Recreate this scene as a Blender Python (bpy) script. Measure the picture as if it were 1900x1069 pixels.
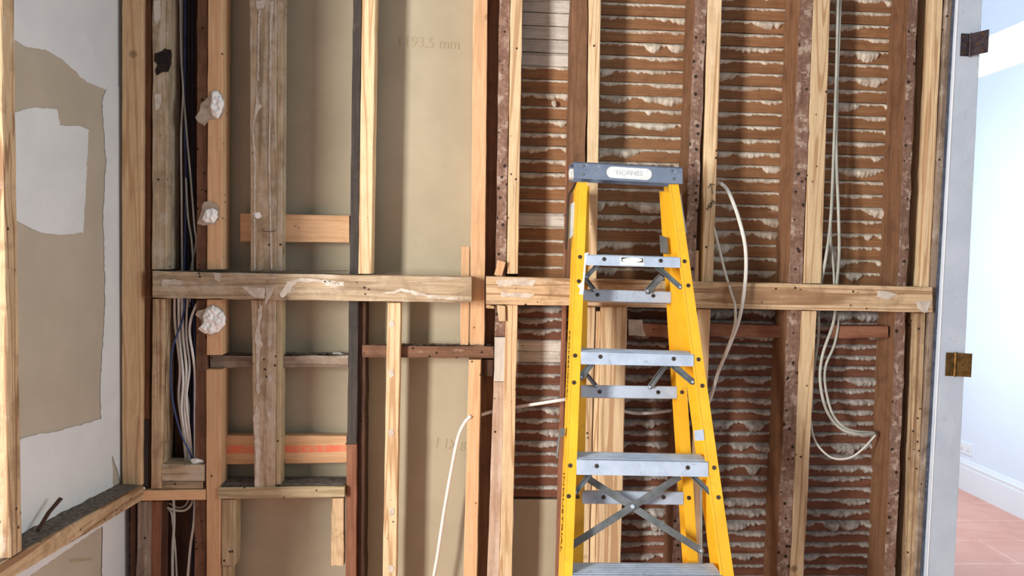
import bpy, bmesh, math, random
from mathutils import Vector, noise

# ------------------------------------------------------------------ scene
C = bpy.context.scene
for o in list(bpy.data.objects):
    bpy.data.objects.remove(o)
COL = C.collection

# ------------------------------------------------------------------ camera
FPX, CX, CY = 1372.0, 950.0, 534.5
YAW, PITCH, ROLL = math.radians(2.9), math.radians(2.7), math.radians(1.2)
FWD = Vector((math.sin(YAW)*math.cos(PITCH), math.cos(YAW)*math.cos(PITCH), -math.sin(PITCH)))
R0 = FWD.cross(Vector((0, 0, 1))).normalized()
U0 = R0.cross(FWD).normalized()
CR = R0*math.cos(ROLL) + U0*math.sin(ROLL)
CU = U0*math.cos(ROLL) - R0*math.sin(ROLL)
cam_d = bpy.data.cameras.new('camera')
cam_d.sensor_width = 36.0
cam_d.lens = 36.0*FPX/1900.0
cam_d.clip_start = 0.02
cam = bpy.data.objects.new('camera', cam_d)
COL.objects.link(cam)
from mathutils import Matrix
cam.matrix_world = Matrix(((CR.x, CU.x, -FWD.x, 0), (CR.y, CU.y, -FWD.y, 0), (CR.z, CU.z, -FWD.z, 0), (0, 0, 0, 1)))
C.camera = cam

# ------------------------------------------------------------------ world, lights, exposure
world = bpy.data.worlds.new('world')
C.world = world
world.use_nodes = True
bg = world.node_tree.nodes['Background']
bg.inputs[0].default_value = (0.84, 0.93, 1.0, 1)
bg.inputs[1].default_value = 0.32

def area_light(name, loc, target, sx, sy, power, col):
    d = bpy.data.lights.new(name, 'AREA')
    d.shape = 'RECTANGLE'; d.size = sx; d.size_y = sy
    d.energy = power; d.color = col
    o = bpy.data.objects.new(name, d)
    COL.objects.link(o)
    o.location = loc
    o.rotation_euler = (Vector(target)-Vector(loc)).to_track_quat('-Z', 'Y').to_euler()
    return o

# daylight from the tall window behind and left of the camera
area_light('window_daylight', (-3.25, -1.15, 0.25), (0.3, 2.5, 0.0), 0.60, 1.9, 345, (1.0, 0.955, 0.89))
# added fill lamp on the right, aimed to brighten the left wall
area_light('left_wall_fill', (3.2, 0.5, 0.3), (-1.3, 1.7, -0.1), 1.0, 1.8, 11, (0.92, 0.97, 1.0)).data.spread = math.radians(60)
# daylight in the adjoining room
area_light('adjoining_room_daylight', (1.75, 3.9, 0.1), (3.26, 4.8, 0.0), 0.9, 1.8, 44, (0.80, 0.91, 1.0))

C.view_settings.view_transform = 'Standard'
C.view_settings.look = 'None'
C.view_settings.gamma = 1.0
C.view_settings.use_curve_mapping = False
C.view_settings.exposure = 0.0

# ------------------------------------------------------------------ geometry of the place
F = 2.45            # front of the stud frame
B = 2.565           # face of laths / drywall behind the studs
ZF, ZC = -1.5, 1.32 # floor and top of the frame

def ray(px, py):
    return FWD + CR*((px-CX)/FPX) - CU*((py-CY)/FPX)
def W(px, py, Y=F):
    r = ray(px, py); return r*(Y/r.y)
def WX(px, py, X):
    r = ray(px, py); return r*(X/r.x)

# ------------------------------------------------------------------ helpers
def lin(c):
    c = c/255.0
    return c/12.92 if c <= 0.04045 else ((c+0.055)/1.055)**2.4
def rgb(r, g, b):
    return (lin(r), lin(g), lin(b), 1)

def tag(o, label=None, cat=None, group=None, kind=None):
    if label: o['label'] = label
    if cat: o['category'] = cat
    if group: o['group'] = group
    if kind: o['kind'] = kind
    return o

def link_mesh(name, verts, faces, m, parent=None, origin=None, smooth=False):
    me = bpy.data.meshes.new(name)
    if origin is None:
        n = max(1, len(verts))
        cx = sum(v[0] for v in verts)/n; cy = sum(v[1] for v in verts)/n
        origin = Vector((cx, cy, min(v[2] for v in verts)))
    origin = Vector(origin)
    vs = [Vector(v)-origin for v in verts]
    me.from_pydata([tuple(v) for v in vs], [], faces)
    bm = bmesh.new(); bm.from_mesh(me)
    bmesh.ops.recalc_face_normals(bm, faces=bm.faces)
    bm.to_mesh(me); bm.free()
    if smooth:
        for p in me.polygons: p.use_smooth = True
    me.materials.append(m)
    o = bpy.data.objects.new(name, me)
    COL.objects.link(o)
    if parent is not None:
        o.parent = parent
        po = Vector((0, 0, 0)); q = parent
        while q is not None:
            po += q.location; q = q.parent
        o.location = origin-po
    else:
        o.location = origin
    return o

def empty(name, loc, label, cat, group=None):
    o = bpy.data.objects.new(name, None)
    COL.objects.link(o); o.location = loc
    o.empty_display_size = 0.1
    return tag(o, label, cat, group)

def hexa(p, ex):
    """8 vertices: quad p (4 points) and the quad moved by ex."""
    v = [Vector(q) for q in p] + [Vector(q)+ex for q in p]
    f = [(0, 1, 2, 3), (7, 6, 5, 4), (0, 4, 5, 1), (1, 5, 6, 2), (2, 6, 7, 3), (3, 7, 4, 0)]
    return v, f

def box(name, lo, hi, m, parent=None, **k):
    p = [(lo[0], lo[1], lo[2]), (hi[0], lo[1], lo[2]), (hi[0], lo[1], hi[2]), (lo[0], lo[1], hi[2])]
    v, f = hexa(p, Vector((0, hi[1]-lo[1], 0)))
    return link_mesh(name, v, f, m, parent, **k)

def merge(parts):
    V, Fc = [], []
    for v, f in parts:
        b = len(V); V += list(v); Fc += [tuple(i+b for i in q) for q in f]
    return V, Fc

# ------------------------------------------------------------------ materials
def nt(name):
    m = bpy.data.materials.new(name); m.use_nodes = True
    t = m.node_tree; b = t.nodes['Principled BSDF']
    return m, t, b
def nd(t, kind, **k):
    n = t.nodes.new(kind)
    for a, v in k.items(): setattr(n, a, v)
    return n
def mixc(t, fac, a, b):
    n = nd(t, 'ShaderNodeMix', data_type='RGBA')
    for s, v in ((0, fac), (6, a), (7, b)):
        if isinstance(v, bpy.types.NodeSocket): t.links.new(v, n.inputs[s])
        else: n.inputs[s].default_value = v
    return n.outputs[2]
def math_(t, op, a, b=None, c=None, clamp=False):
    n = nd(t, 'ShaderNodeMath', operation=op, use_clamp=clamp)
    for i, v in enumerate((a, b, c)):
        if v is None: continue
        if isinstance(v, bpy.types.NodeSocket): t.links.new(v, n.inputs[i])
        else: n.inputs[i].default_value = v
    return n.outputs[0]
def ramp(t, val, lo, hi):
    n = nd(t, 'ShaderNodeMapRange'); n.interpolation_type = 'SMOOTHSTEP'
    t.links.new(val, n.inputs[0]); n.inputs[1].default_value = lo; n.inputs[2].default_value = hi
    return n.outputs[0]
def coords(t, scale):
    tc = nd(t, 'ShaderNodeTexCoord'); oi = nd(t, 'ShaderNodeObjectInfo')
    off = nd(t, 'ShaderNodeVectorMath', operation='SCALE')
    off.inputs[0].default_value = (13.7, 7.3, 29.1)
    t.links.new(oi.outputs['Random'], off.inputs[3])
    add = nd(t, 'ShaderNodeVectorMath', operation='ADD')
    t.links.new(tc.outputs['Object'], add.inputs[0]); t.links.new(off.outputs[0], add.inputs[1])
    mp = nd(t, 'ShaderNodeVectorMath', operation='MULTIPLY')
    mp.inputs[1].default_value = scale
    t.links.new(add.outputs[0], mp.inputs[0])
    return add.outputs[0], mp.outputs[0], oi.outputs['Random']
def noise_(t, vec, scale, detail=3.0, rough=0.55, dist=0.0):
    n = nd(t, 'ShaderNodeTexNoise')
    t.links.new(vec, n.inputs['Vector']); n.inputs['Scale'].default_value = scale
    n.inputs['Detail'].default_value = detail; n.inputs['Roughness'].default_value = rough
    n.inputs['Distortion'].default_value = dist
    return n.outputs[0]
def bump(t, b, h, strength, dist=0.002):
    n = nd(t, 'ShaderNodeBump'); n.inputs['Strength'].default_value = strength
    n.inputs['Distance'].default_value = dist
    t.links.new(h, n.inputs['Height']); t.links.new(n.outputs[0], b.inputs['Normal'])

_W = {}
WOODS = {
 # light, dark, grain line strength, knots, dirt amount, dirt colour, wash amount, wash colour, nail holes
 'pine':      dict(l=(214, 182, 142), d=(170, 126, 86), g=.55, kn=.6, dirt=.15, dc=(140, 105, 75), w=.0, wc=(215, 205, 190), h=.0),
 'pine_warm': dict(l=(216, 178, 138), d=(186, 138, 98), g=.35, kn=.5, dirt=.12, dc=(150, 105, 72), w=.04, wc=(225, 200, 170), h=.1),
 'pine_pale': dict(l=(222, 198, 160), d=(172, 134, 96), g=.8, kn=.7, dirt=.22, dc=(165, 135, 100), w=.10, wc=(220, 208, 190), h=.15),
 'pine_dirty':dict(l=(208, 182, 146), d=(140, 106, 76), g=.85, kn=.8, dirt=.55, dc=(120, 92, 66), w=.28, wc=(205, 192, 175), h=.5),
 'treated':   dict(l=(196, 180, 146), d=(144, 126, 94), g=.6, kn=.6, dirt=.30, dc=(130, 112, 82), w=.08, wc=(205, 196, 175), h=.1),
 'weathered': dict(l=(184, 164, 136), d=(128, 108, 84), g=.6, kn=.6, dirt=.45, dc=(110, 92, 72), w=.55, wc=(200, 190, 175), h=.3),
 'greyold':   dict(l=(150, 134, 118), d=(104, 86, 72), g=.5, kn=.3, dirt=.60, dc=(84, 68, 58), w=.45, wc=(196, 186, 176), h=.4),
 'old':       dict(l=(134, 98, 72), d=(96, 66, 46), g=.4, kn=.2, dirt=.45, dc=(78, 50, 34), w=.06, wc=(170, 140, 115), h=.0),
 'old_nail':  dict(l=(132, 98, 76), d=(90, 62, 48), g=.4, kn=.2, dirt=.45, dc=(74, 50, 38), w=.12, wc=(176, 154, 136), h=1.),
 'old_red':   dict(l=(150, 104, 80), d=(110, 70, 52), g=.45, kn=.2, dirt=.3, dc=(90, 56, 42), w=.08, wc=(180, 145, 125), h=.2),
 'old_pocked':dict(l=(150, 122, 106), d=(112, 82, 68), g=.3, kn=.0, dirt=.5, dc=(88, 62, 50), w=.42, wc=(182, 164, 152), h=1.4),
 'old_dark':  dict(l=(84, 58, 44), d=(54, 36, 28), g=.4, kn=.2, dirt=.4, dc=(44, 30, 24), w=.05, wc=(110, 90, 76), h=.1),
 'lath':      dict(l=(150, 110, 76), d=(116, 80, 54), g=.35, kn=.2, dirt=.35, dc=(96, 62, 44), w=.04, wc=(190, 160, 135), h=.0),
 'lath_red':  dict(l=(122, 82, 64), d=(90, 58, 44), g=.35, kn=.2, dirt=.4, dc=(76, 46, 34), w=.05, wc=(170, 140, 120), h=.0),
 'whitewash': dict(l=(210, 204, 194), d=(160, 150, 138), g=.2, kn=.0, dirt=.30, dc=(110, 100, 90), w=.50, wc=(205, 200, 190), h=.1),
 'black':     dict(l=(70, 64, 60), d=(46, 42, 40), g=.4, kn=.2, dirt=.4, dc=(34, 32, 32), w=.04, wc=(125, 115, 105), h=.2),
 'pinkish':   dict(l=(196, 172, 152), d=(164, 132, 108), g=.3, kn=.0, dirt=.30, dc=(140, 108, 88), w=.55, wc=(206, 192, 178), h=.3),
}
def wood(style, axis='v', hot=False):
    key = (style, axis)
    if key in _W: return _W[key]
    s = WOODS[style]
    m, t, b = nt('wood_'+style+'_'+axis)
    sc = {'v': (1, 1, .045), 'h': (.045, 1, 1), 'y': (1, .045, 1)}[axis]
    raw, st, rnd = coords(t, sc)
    warp = noise_(t, raw, 5.0, 2.0, .5)
    low = noise_(t, st, 16.0, 2.0, .5, .4)
    # growth lines: contour lines of a stretched noise field
    ph = math_(t, 'MULTIPLY', low, 46.0)
    sn = math_(t, 'SINE', ph)
    line = ramp(t, sn, .35, 1.0)
    fine = noise_(t, st, 260.0, 3.0, .6)
    base = mixc(t, ramp(t, fine, .3, .75), rgb(*s['l']), mixc(t, .45, rgb(*s['l']), rgb(*s['d'])))
    base = mixc(t, math_(t, 'MULTIPLY', line, s['g']), base, rgb(*s['d']))
    # board to board tone
    tone = math_(t, 'MULTIPLY_ADD', rnd, .22, .89)
    hs = nd(t, 'ShaderNodeHueSaturation'); t.links.new(base, hs.inputs['Color']); t.links.new(tone, hs.inputs['Value'])
    base = hs.outputs[0]
    # knots
    if s['kn'] > 0:
        kv = nd(t, 'ShaderNodeTexVoronoi'); kv.inputs['Scale'].default_value = 5.0
        t.links.new(raw, kv.inputs['Vector'])
        kd = math_(t, 'ADD', kv.outputs['Distance'], math_(t, 'MULTIPLY', fine, .03))
        kr = math_(t, 'SUBTRACT', 1.0, ramp(t, kd, .055, .10))
        base = mixc(t, math_(t, 'MULTIPLY', kr, s['kn']), base, rgb(*[int(c*.55) for c in s['d']]))
    # dirt
    dn = noise_(t, raw, 14.0, 5.0, .65, .5)
    base = mixc(t, math_(t, 'MULTIPLY', ramp(t, dn, .45, .72), s['dirt']), base, rgb(*s['dc']))
    sp = noise_(t, st, 90.0, 4.0, .7)
    base = mixc(t, math_(t, 'MULTIPLY', ramp(t, sp, .62, .75), .35+s['dirt']*.5), base, rgb(*[int(c*.6) for c in s['dc']]))
    sk_ = noise_(t, st, 34.0, 4.0, .6, .6)
    base = mixc(t, math_(t, 'MULTIPLY', ramp(t, sk_, .50, .66), s['dirt']*.75), base, rgb(*s['dc']))
    # plaster / paint remains
    if s['w'] > 0:
        wn = math_(t, 'MULTIPLY_ADD', noise_(t, st, 40.0, 5.0, .65, .2), .5, math_(t, 'MULTIPLY', noise_(t, raw, 12.0, 5.0, .7, .2), .5))
        base = mixc(t, math_(t, 'MULTIPLY', ramp(t, wn, .62-s['w']*.25, .72-s['w']*.2), .6), base, rgb(*s['wc']))
    if style == 'old_pocked':
        pn = noise_(t, raw, 70.0, 4.0, .7)
        base = mixc(t, math_(t, 'MULTIPLY', ramp(t, pn, .42, .58), .55), base, rgb(104, 74, 60))
        pb = noise_(t, raw, 26.0, 4.0, .7)
        base = mixc(t, math_(t, 'MULTIPLY', ramp(t, pb, .54, .62), .6), base, rgb(190, 172, 158))
    if s['h'] > 0:
        hv = nd(t, 'ShaderNodeTexVoronoi'); hv.inputs['Scale'].default_value = 34.0
        t.links.new(raw, hv.inputs['Vector'])
        gate = ramp(t, noise_(t, raw, 9.0, 1.0), .62-.2*s['h'], .66-.2*s['h'])
        hd = math_(t, 'MULTIPLY', math_(t, 'SUBTRACT', 1.0, ramp(t, hv.outputs['Distance'], .12 if style != 'old_pocked' else .17, .17 if style != 'old_pocked' else .24)), gate)
        base = mixc(t, math_(t, 'MULTIPLY', hd, .9), base, (.012, .008, .006, 1))
    t.links.new(base, b.inputs['Base Color'])
    b.inputs['Roughness'].default_value = .78
    b.inputs['Specular IOR Level'].default_value = .25
    bump(t, b, math_(t, 'ADD', fine, math_(t, 'MULTIPLY', sp, .8)), .35, .0015)
    _W[key] = m
    return m

def mottled(name, c1, c2, scale=12, rough=.85, bstr=.15, bscale=120, c3=None, lo=.35, hi=.65, metal=0, spec=.3, detail=4):
    m, t, b = nt(name)
    raw, st, rnd = coords(t, (1, 1, 1))
    n = noise_(t, raw, scale, detail, .6)
    base = mixc(t, ramp(t, n, lo, hi), rgb(*c1), rgb(*c2))
    if c3:
        n3 = noise_(t, raw, scale*3.1, 5, .7)
        base = mixc(t, math_(t, 'MULTIPLY', ramp(t, n3, .58, .72), .7), base, rgb(*c3))
    t.links.new(base, b.inputs['Base Color'])
    b.inputs['Roughness'].default_value = rough
    b.inputs['Metallic'].default_value = metal
    b.inputs['Specular IOR Level'].default_value = spec
    bump(t, b, noise_(t, raw, bscale, 4, .6), bstr, .002)
    return m

M = dict(
 drywall=mottled('drywall_paper', (166, 156, 134), (172, 162, 140), 6, .9, .12, 300),
 drywall_left=mottled('drywall_paper_left', (174, 164, 148), (180, 170, 154), 5, .9, .12, 300),
 compound=mottled('joint_compound', (208, 212, 214), (214, 218, 219), 7, .9, .12, 60),
 compound_dirty=mottled('dry_plaster_smear', (208, 200, 188), (186, 174, 160), 40, .9, .4, 120),
 plaster=mottled('lime_plaster', (212, 204, 190), (174, 162, 146), 28, .95, 1.0, 110, c3=(140, 124, 108)),
 plaster_dark=mottled('dark_lime_plaster', (182, 178, 172), (138, 132, 126), 45, .95, 1.0, 110, c3=(100, 92, 86)),  # darker, greyer tone of the lime plaster
 adhesive=mottled('white_adhesive', (252, 253, 252), (240, 242, 240), 60, .8, 1.0, 90),
 paper=mottled('torn_paper', (186, 172, 156), (164, 148, 130), 30, .9, .3, 80),
 dust=mottled('grey_dust', (128, 122, 114), (92, 86, 80), 60, 1, 1.0, 160, c3=(160, 155, 148)),
 rubble=mottled('plaster_rubble', (120, 112, 104), (84, 76, 70), 90, 1, 1.0, 200, c3=(185, 180, 172)),
 yellow=mottled('yellow_fibreglass', (240, 188, 48), (232, 176, 40), 9, .45, .08, 200, c3=(196, 148, 60), spec=.5),
 metal=mottled('dull_aluminium', (192, 208, 228), (174, 190, 210), 14, .42, .1, 200, c3=(142, 152, 166), metal=.15, spec=.5),
 metal_blue=mottled('worn_blue_grey_metal', (128, 142, 164), (112, 126, 148), 14, .45, .1, 200, c3=(158, 170, 186), metal=.3, spec=.5),
 metal_dark=mottled('galvanised_steel', (128, 134, 138), (98, 104, 106), 16, .5, .15, 150, c3=(80, 84, 84), metal=.4, spec=.5),
 rivet=mottled('dark_rivet', (84, 74, 66), (62, 54, 48), 40, .4, .1, 150, metal=.5, spec=.5),
 brass=mottled('aged_brass', (142, 108, 60), (104, 76, 42), 60, .3, .1, 200, c3=(190, 160, 105), metal=.8, spec=.5),
 brass_dark=mottled('tarnished_hinge_metal', (96, 84, 88), (70, 62, 68), 60, .3, .1, 200, c3=(130, 120, 125), metal=.7, spec=.5),
 jamb=mottled('pale_blue_grey_paint', (200, 212, 226), (190, 203, 218), 9, .6, .08, 80, c3=(178, 190, 206)),
 seal=mottled('dark_blue_grey_strip', (78, 88, 104), (58, 64, 78), 30, .7, .3, 120, c3=(130, 140, 150)),
 white_wall=mottled('white_wall_paint', (222, 233, 246), (226, 236, 248), 2, .8, .03, 200),
 white_trim=mottled('white_trim_paint', (236, 240, 244), (232, 237, 242), 2, .45, .03, 200),
 sticker=mottled('worn_white_sticker', (232, 236, 234), (206, 212, 212), 90, .6, .2, 200, c3=(165, 175, 180)),
 white_paint=mottled('white_paint_spill', (238, 238, 234), (228, 228, 222), 40, .6, .2, 120),
 ink=mottled('dark_ink', (38, 36, 34), (48, 44, 40), 60, .8, .1, 100),
 ink_red=mottled('dark_brown_letters', (96, 62, 20), (76, 50, 20), 60, .8, .1, 100),
 pencil=mottled('pencil_line', (164, 152, 126), (160, 148, 121), 60, .9, .1, 100),
 worn_letters=mottled('worn_grey_letters', (160, 172, 178), (186, 196, 200), 200, .7, .1, 100),
 cable=mottled('white_cable_sheath', (226, 226, 220), (212, 212, 206), 20, .5, .05, 100),
 cable_grey=mottled('grey_cable_sheath', (184, 186, 176), (160, 162, 152), 12, .55, .05, 100),
 cable_blue=mottled('blue_cable_sheath', (62, 82, 128), (48, 62, 104), 20, .5, .05, 100),
 cable_navy=mottled('dark_blue_cable_sheath', (34, 42, 62), (26, 32, 48), 20, .5, .05, 100),
 char=mottled('charred_wood', (30, 26, 24), (48, 38, 32), 60, .95, 1, 160),
 outlet=mottled('white_plastic', (236, 240, 244), (234, 238, 242), 2, .4, .02, 50),
 red_mark=mottled('red_marker_stripe', (224, 120, 90), (212, 142, 106), 50, .8, .1, 100),
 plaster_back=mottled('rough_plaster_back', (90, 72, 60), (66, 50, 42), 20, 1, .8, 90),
 rubber=mottled('black_strap', (60, 46, 40), (44, 36, 32), 20, .5, .1, 100),
)

def floor_mat():
    m, t, b = nt('red_floor_boards')
    raw, st, rnd = coords(t, (1, 1, 1))
    tc = nd(t, 'ShaderNodeTexCoord')
    br = nd(t, 'ShaderNodeTexBrick'); br.inputs['Scale'].default_value = 1.0
    br.inputs['Brick Width'].default_value = 1.6; br.inputs['Row Height'].default_value = .30
    br.inputs['Mortar Size'].default_value = .004
    br.inputs['Color1'].default_value = rgb(232, 176, 158); br.inputs['Color2'].default_value = rgb(226, 168, 150)
    br.inputs['Mortar'].default_value = rgb(248, 212, 198)
    t.links.new(tc.outputs['Object'], br.inputs['Vector'])
    n = noise_(t, raw, 4, 6, .65, 1.0)
    c = mixc(t, math_(t, 'MULTIPLY', ramp(t, n, .4, .7), .6), br.outputs[0], rgb(214, 148, 128))
    t.links.new(c, b.inputs['Base Color']); b.inputs['Roughness'].default_value = .5
    return m
M['floor'] = floor_mat()

# ------------------------------------------------------------------ boards
rng = random.Random(7)
def board_mesh(A0, A1, B0, B1, ext, seg=18, jit=.0006, ch=.002):
    """front face bounded by edges A0-A1 and B0-B1, depth vector ext."""
    verts, faces = [], []
    seed = rng.random()*100
    for i in range(seg+1):
        u = i/seg
        a = A0.lerp(A1, u); b = B0.lerp(B1, u)
        ab = (b-a); w = ab.length; ab.normalize(); e = ext.normalized(); D = ext.length
        c = min(ch, w*.2, D*.2)
        def jn(k): return jit*noise.noise(Vector((u*seg*.9+seed, k*3.1, seed)))*2
        ring = [a+ab*(c+jn(0)), a+ab*(w-c+jn(0)), a+ab*(w+jn(1))+e*c, a+ab*(w+jn(1))+e*(D-c),
                a+ab*(w-c)+e*D, a+ab*c+e*D, a+ab*jn(2)+e*(D-c), a+ab*jn(2)+e*c]
        verts += ring
    for i in range(seg):
        for k in range(8):
            p, q = i*8+k, i*8+(k+1) % 8
            faces.append((p, q, q+8, p+8))
    faces.append(tuple(range(7, -1, -1))); faces.append(tuple(seg*8+k for k in range(8)))
    return verts, faces

def V(name, label, y0, xl0, xr0, y1, xl1, xr1, yo, D, style, cat='stud', jit=.0008, mat=None, parent=None, group=None, ch=.002):
    """vertical timber; y0/y1 None = runs on to the top plate / floor."""
    Y = F+yo
    a0, b0 = W(xl0, 0 if y0 is None else y0, Y), W(xr0, 0 if y0 is None else y0, Y)
    a1, b1 = W(xl1, 1069 if y1 is None else y1, Y), W(xr1, 1069 if y1 is None else y1, Y)
    def ext(p, q, z):
        d = q-p; return p+d*((z-p.z)/d.z)
    A0, B0 = (ext(a0, a1, ZC), ext(b0, b1, ZC)) if y0 is None else (a0, b0)
    A1, B1 = (ext(a0, a1, ZF), ext(b0, b1, ZF)) if y1 is None else (a1, b1)
    v, f = board_mesh(A0, A1, B0, B1, Vector((0, D, 0)), seg=max(4, int((A0-A1).length/.06)), jit=jit, ch=ch)
    o = link_mesh(name, v, f, mat or wood(style, 'v'), parent)
    if parent is None: tag(o, label, cat, group)
    return o
def H(name, label, x0, yt0, yb0, x1, yt1, yb1, yo, D, style, cat='noggin', jit=.0008, mat=None, parent=None, group=None, ch=.002):
    Y = F+yo
    v, f = board_mesh(W(x0, yt0, Y), W(x1, yt1, Y), W(x0, yb0, Y), W(x1, yb1, Y), Vector((0, D, 0)),
                      seg=max(4, int(abs(x1-x0)/30)), jit=jit, ch=ch)
    o = link_mesh(name, v, f, mat or wood(style, 'h'), parent)
    if parent is None: tag(o, label, cat, group)
    return o

def rough_outline(pts, step, amp, seed=0):
    out = []
    for i in range(len(pts)):
        a = Vector(pts[i]); b = Vector(pts[(i+1) % len(pts)])
        n = max(1, int((b-a).length/step))
        for k in range(n):
            p = a.lerp(b, k/n)
            out.append(p+Vector((noise.noise(Vector((p.x*.11, p.y*.11, seed))), noise.noise(Vector((p.x*.11, p.y*.11, seed+9)))))*amp
                       +Vector((noise.noise(Vector((p.x*.5, p.y*.5, seed))), noise.noise(Vector((p.x*.5, p.y*.5, seed+5)))))*amp*.5)
    return out
def flat(name, pts2, proj, ex, m, parent, label=None, step=4, amp=1.5, seed=0):
    """thin flat piece with a ragged edge: pts2 in photo pixels, proj puts them on a real surface."""
    pts = rough_outline(pts2, step, amp, seed) if amp > 0 else [Vector(p) for p in pts2]
    fr = [proj(p.x, p.y) for p in pts]
    n = len(fr)
    bk = [p+ex for p in fr]
    faces = [tuple(range(n)), tuple(range(2*n-1, n-1, -1))] + [(i, i+n, (i+1) % n+n, (i+1) % n) for i in range(n)]
    o = link_mesh(name, fr+bk, faces, m, parent)
    if label: o['label'] = label
    return o
def smear(parent, yo, pts, m='compound_dirty', label='dried pale plaster smear', amp=1.6, seed=0, th=.0015, name='plaster_smear'):
    return flat(name, pts, lambda x, y: W(x, y, F+yo-th), Vector((0, th, 0)), M[m], parent, label, 3, amp, seed)

def catmull(P, n=8):
    out = []
    Q = [P[0]*2-P[1]] + P + [P[-1]*2-P[-2]]
    for i in range(1, len(Q)-2):
        for k in range(n):
            t = k/n; p0, p1, p2, p3 = Q[i-1:i+3]
            out.append(.5*((2*p1)+(p2-p0)*t+(2*p0-5*p1+4*p2-p3)*t*t+(3*p1-p0-3*p2+p3)*t**3))
    out.append(P[-1]); return out
def tube(pts, ra, rb=None, n=10):
    rb = rb or ra
    V_, F_ = [], []
    side = Vector((0, 1, 0))
    for i, p in enumerate(pts):
        d = (pts[min(i+1, len(pts)-1)]-pts[max(i-1, 0)])
        if d.length < 1e-7: d = Vector((0, 0, 1))
        d.normalize()
        s = d.cross(side)
        if s.length < .05: s = d.cross(Vector((1, 0, 0)))
        s.normalize(); q = s.cross(d).normalized()
        for k in range(n):
            a = 2*math.pi*k/n
            V_.append(p+s*math.cos(a)*ra+q*math.sin(a)*rb)
    for i in range(len(pts)-1):
        for k in range(n):
            F_.append((i*n+k, i*n+(k+1) % n, (i+1)*n+(k+1) % n, (i+1)*n+k))
    F_.append(tuple(range(n))); F_.append(tuple((len(pts)-1)*n+k for k in reversed(range(n))))
    return V_, F_
def cable(name, label, pts, ra, rb, m, group=None):
    P = catmull([W(x, y, F+yo) for x, y, yo in pts], 8)
    v, f = tube(P, ra, rb)
    o = link_mesh(name, v, f, M[m], None, smooth=True)
    return tag(o, label, 'cable', group)
def disc(c, n_, r, h, seg=14, dome=True):
    """round head at c, sticking out along n_."""
    n_ = n_.normalized(); s = n_.cross(Vector((1, 0, 0))).normalized(); q = n_.cross(s)
    V_, F_ = [], []
    prof = [(r, -.001), (r, h*.35), (r*.8, h*.8), (r*.4, h)] if dome else [(r, -.001), (r, h)]
    for rr, hh in prof:
        for k in range(seg):
            a = 2*math.pi*k/seg
            V_.append(c+s*math.cos(a)*rr+q*math.sin(a)*rr+n_*hh)
    for j in range(len(prof)-1):
        for k in range(seg):
            F_.append((j*seg+k, j*seg+(k+1) % seg, (j+1)*seg+(k+1) % seg, (j+1)*seg+k))
    F_.append(tuple((len(prof)-1)*seg+k for k in range(seg))); F_.append(tuple(reversed(range(seg))))
    return V_, F_
def text_mesh(txt, size):
    cu = bpy.data.curves.new('lettering', 'FONT'); cu.body = txt; cu.size = size; cu.extrude = .0003
    cu.align_x = 'CENTER'; cu.align_y = 'CENTER'
    o = bpy.data.objects.new('lettering', cu); COL.objects.link(o)
    dg = bpy.context.evaluated_depsgraph_get()
    me = bpy.data.meshes.new_from_object(o.evaluated_get(dg))
    vs = [v.co.copy() for v in me.vertices]; fs = [tuple(p.vertices) for p in me.polygons]
    bpy.data.objects.remove(o); bpy.data.meshes.remove(me)
    return vs, fs
def lettering(txt, size, at, ex, ey, m, parent, sx=1.0, name='lettering', label=None):
    vs, fs = text_mesh(txt, size)
    ex = ex.normalized(); ey = ey.normalized(); ez = ex.cross(ey)
    o = link_mesh(name, [at+ex*v.x*sx+ey*v.y+ez*v.z for v in vs], fs, m, parent)
    if label: o['label'] = label
    return o

# ------------------------------------------------------------------ SETTING
XL = W(265, 450, F).x            # room face of the left-hand frame
XD = XL-.078                     # drywall behind that frame
box('floor', (-4.3, -2.6, ZF-.05), (3.4, 6.6, ZF), M['floor'])['kind'] = 'structure'
box('wall_outer_left', (-4.3, -2.6, ZF), (-4.2, 2.9, 1.6), M['white_wall'])['kind'] = 'structure'
box('wall_outer_back', (-4.2, 2.8, ZF), (XD-.02, 2.9, 1.6), M['white_wall'])['kind'] = 'structure'
wl = box('wall_left', (XD-.012, 1.73, ZF), (XD, B+.01, ZC), M['drywall_left']); wl['kind'] = 'structure'
xa, xb = W(355, 500, B).x, W(925, 500, B).x
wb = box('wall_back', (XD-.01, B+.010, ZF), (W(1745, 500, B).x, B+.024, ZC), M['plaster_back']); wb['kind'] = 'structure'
dry = box('drywall_sheet', (xa, B, ZF), (xb, B+.0095, ZC), M['drywall'], wb)
dry['label'] = 'beige plasterboard sheet on the far side of the studs'
zc = W(1000, 927, B).z
dry2 = box('drywall_sheet', (xb+.002, B, ZF), (W(1036, 1000, B).x, B+.0095, zc), M['drywall'], wb)
dry2['label'] = 'beige plasterboard offcut below the laths'

# adjoining room through the doorway
XR = 3.26
def RX(px, py): return WX(px, py, XR)
z_top = RX(1860, 131).z; z_open = RX(1860, 54).z
ya, yb_ = 2.75, 6.6
box('wall_right', (XR, ya, ZF), (XR+.1, yb_, z_top), M['white_wall'])['kind'] = 'structure'
up = box('wall_right_upper', (XR, ya, z_open), (XR+.1, yb_, z_open+.5), M['white_wall'])
up.name = 'wall_upper'; up['kind'] = 'structure'
fr_v, fr_f = merge([hexa([(XR+.0, ya, z_top), (XR+.1, ya, z_top), (XR+.1, ya, z_top+.008), (XR+.0, ya, z_top+.008)], Vector((0, yb_-ya, 0))),
                    hexa([(XR+.0, ya, z_open-.008), (XR+.1, ya, z_open-.008), (XR+.1, ya, z_open), (XR+.0, ya, z_open)], Vector((0, yb_-ya, 0)))])
link_mesh('window_1', fr_v, fr_f, M['white_trim'])['kind'] = 'structure'
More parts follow.
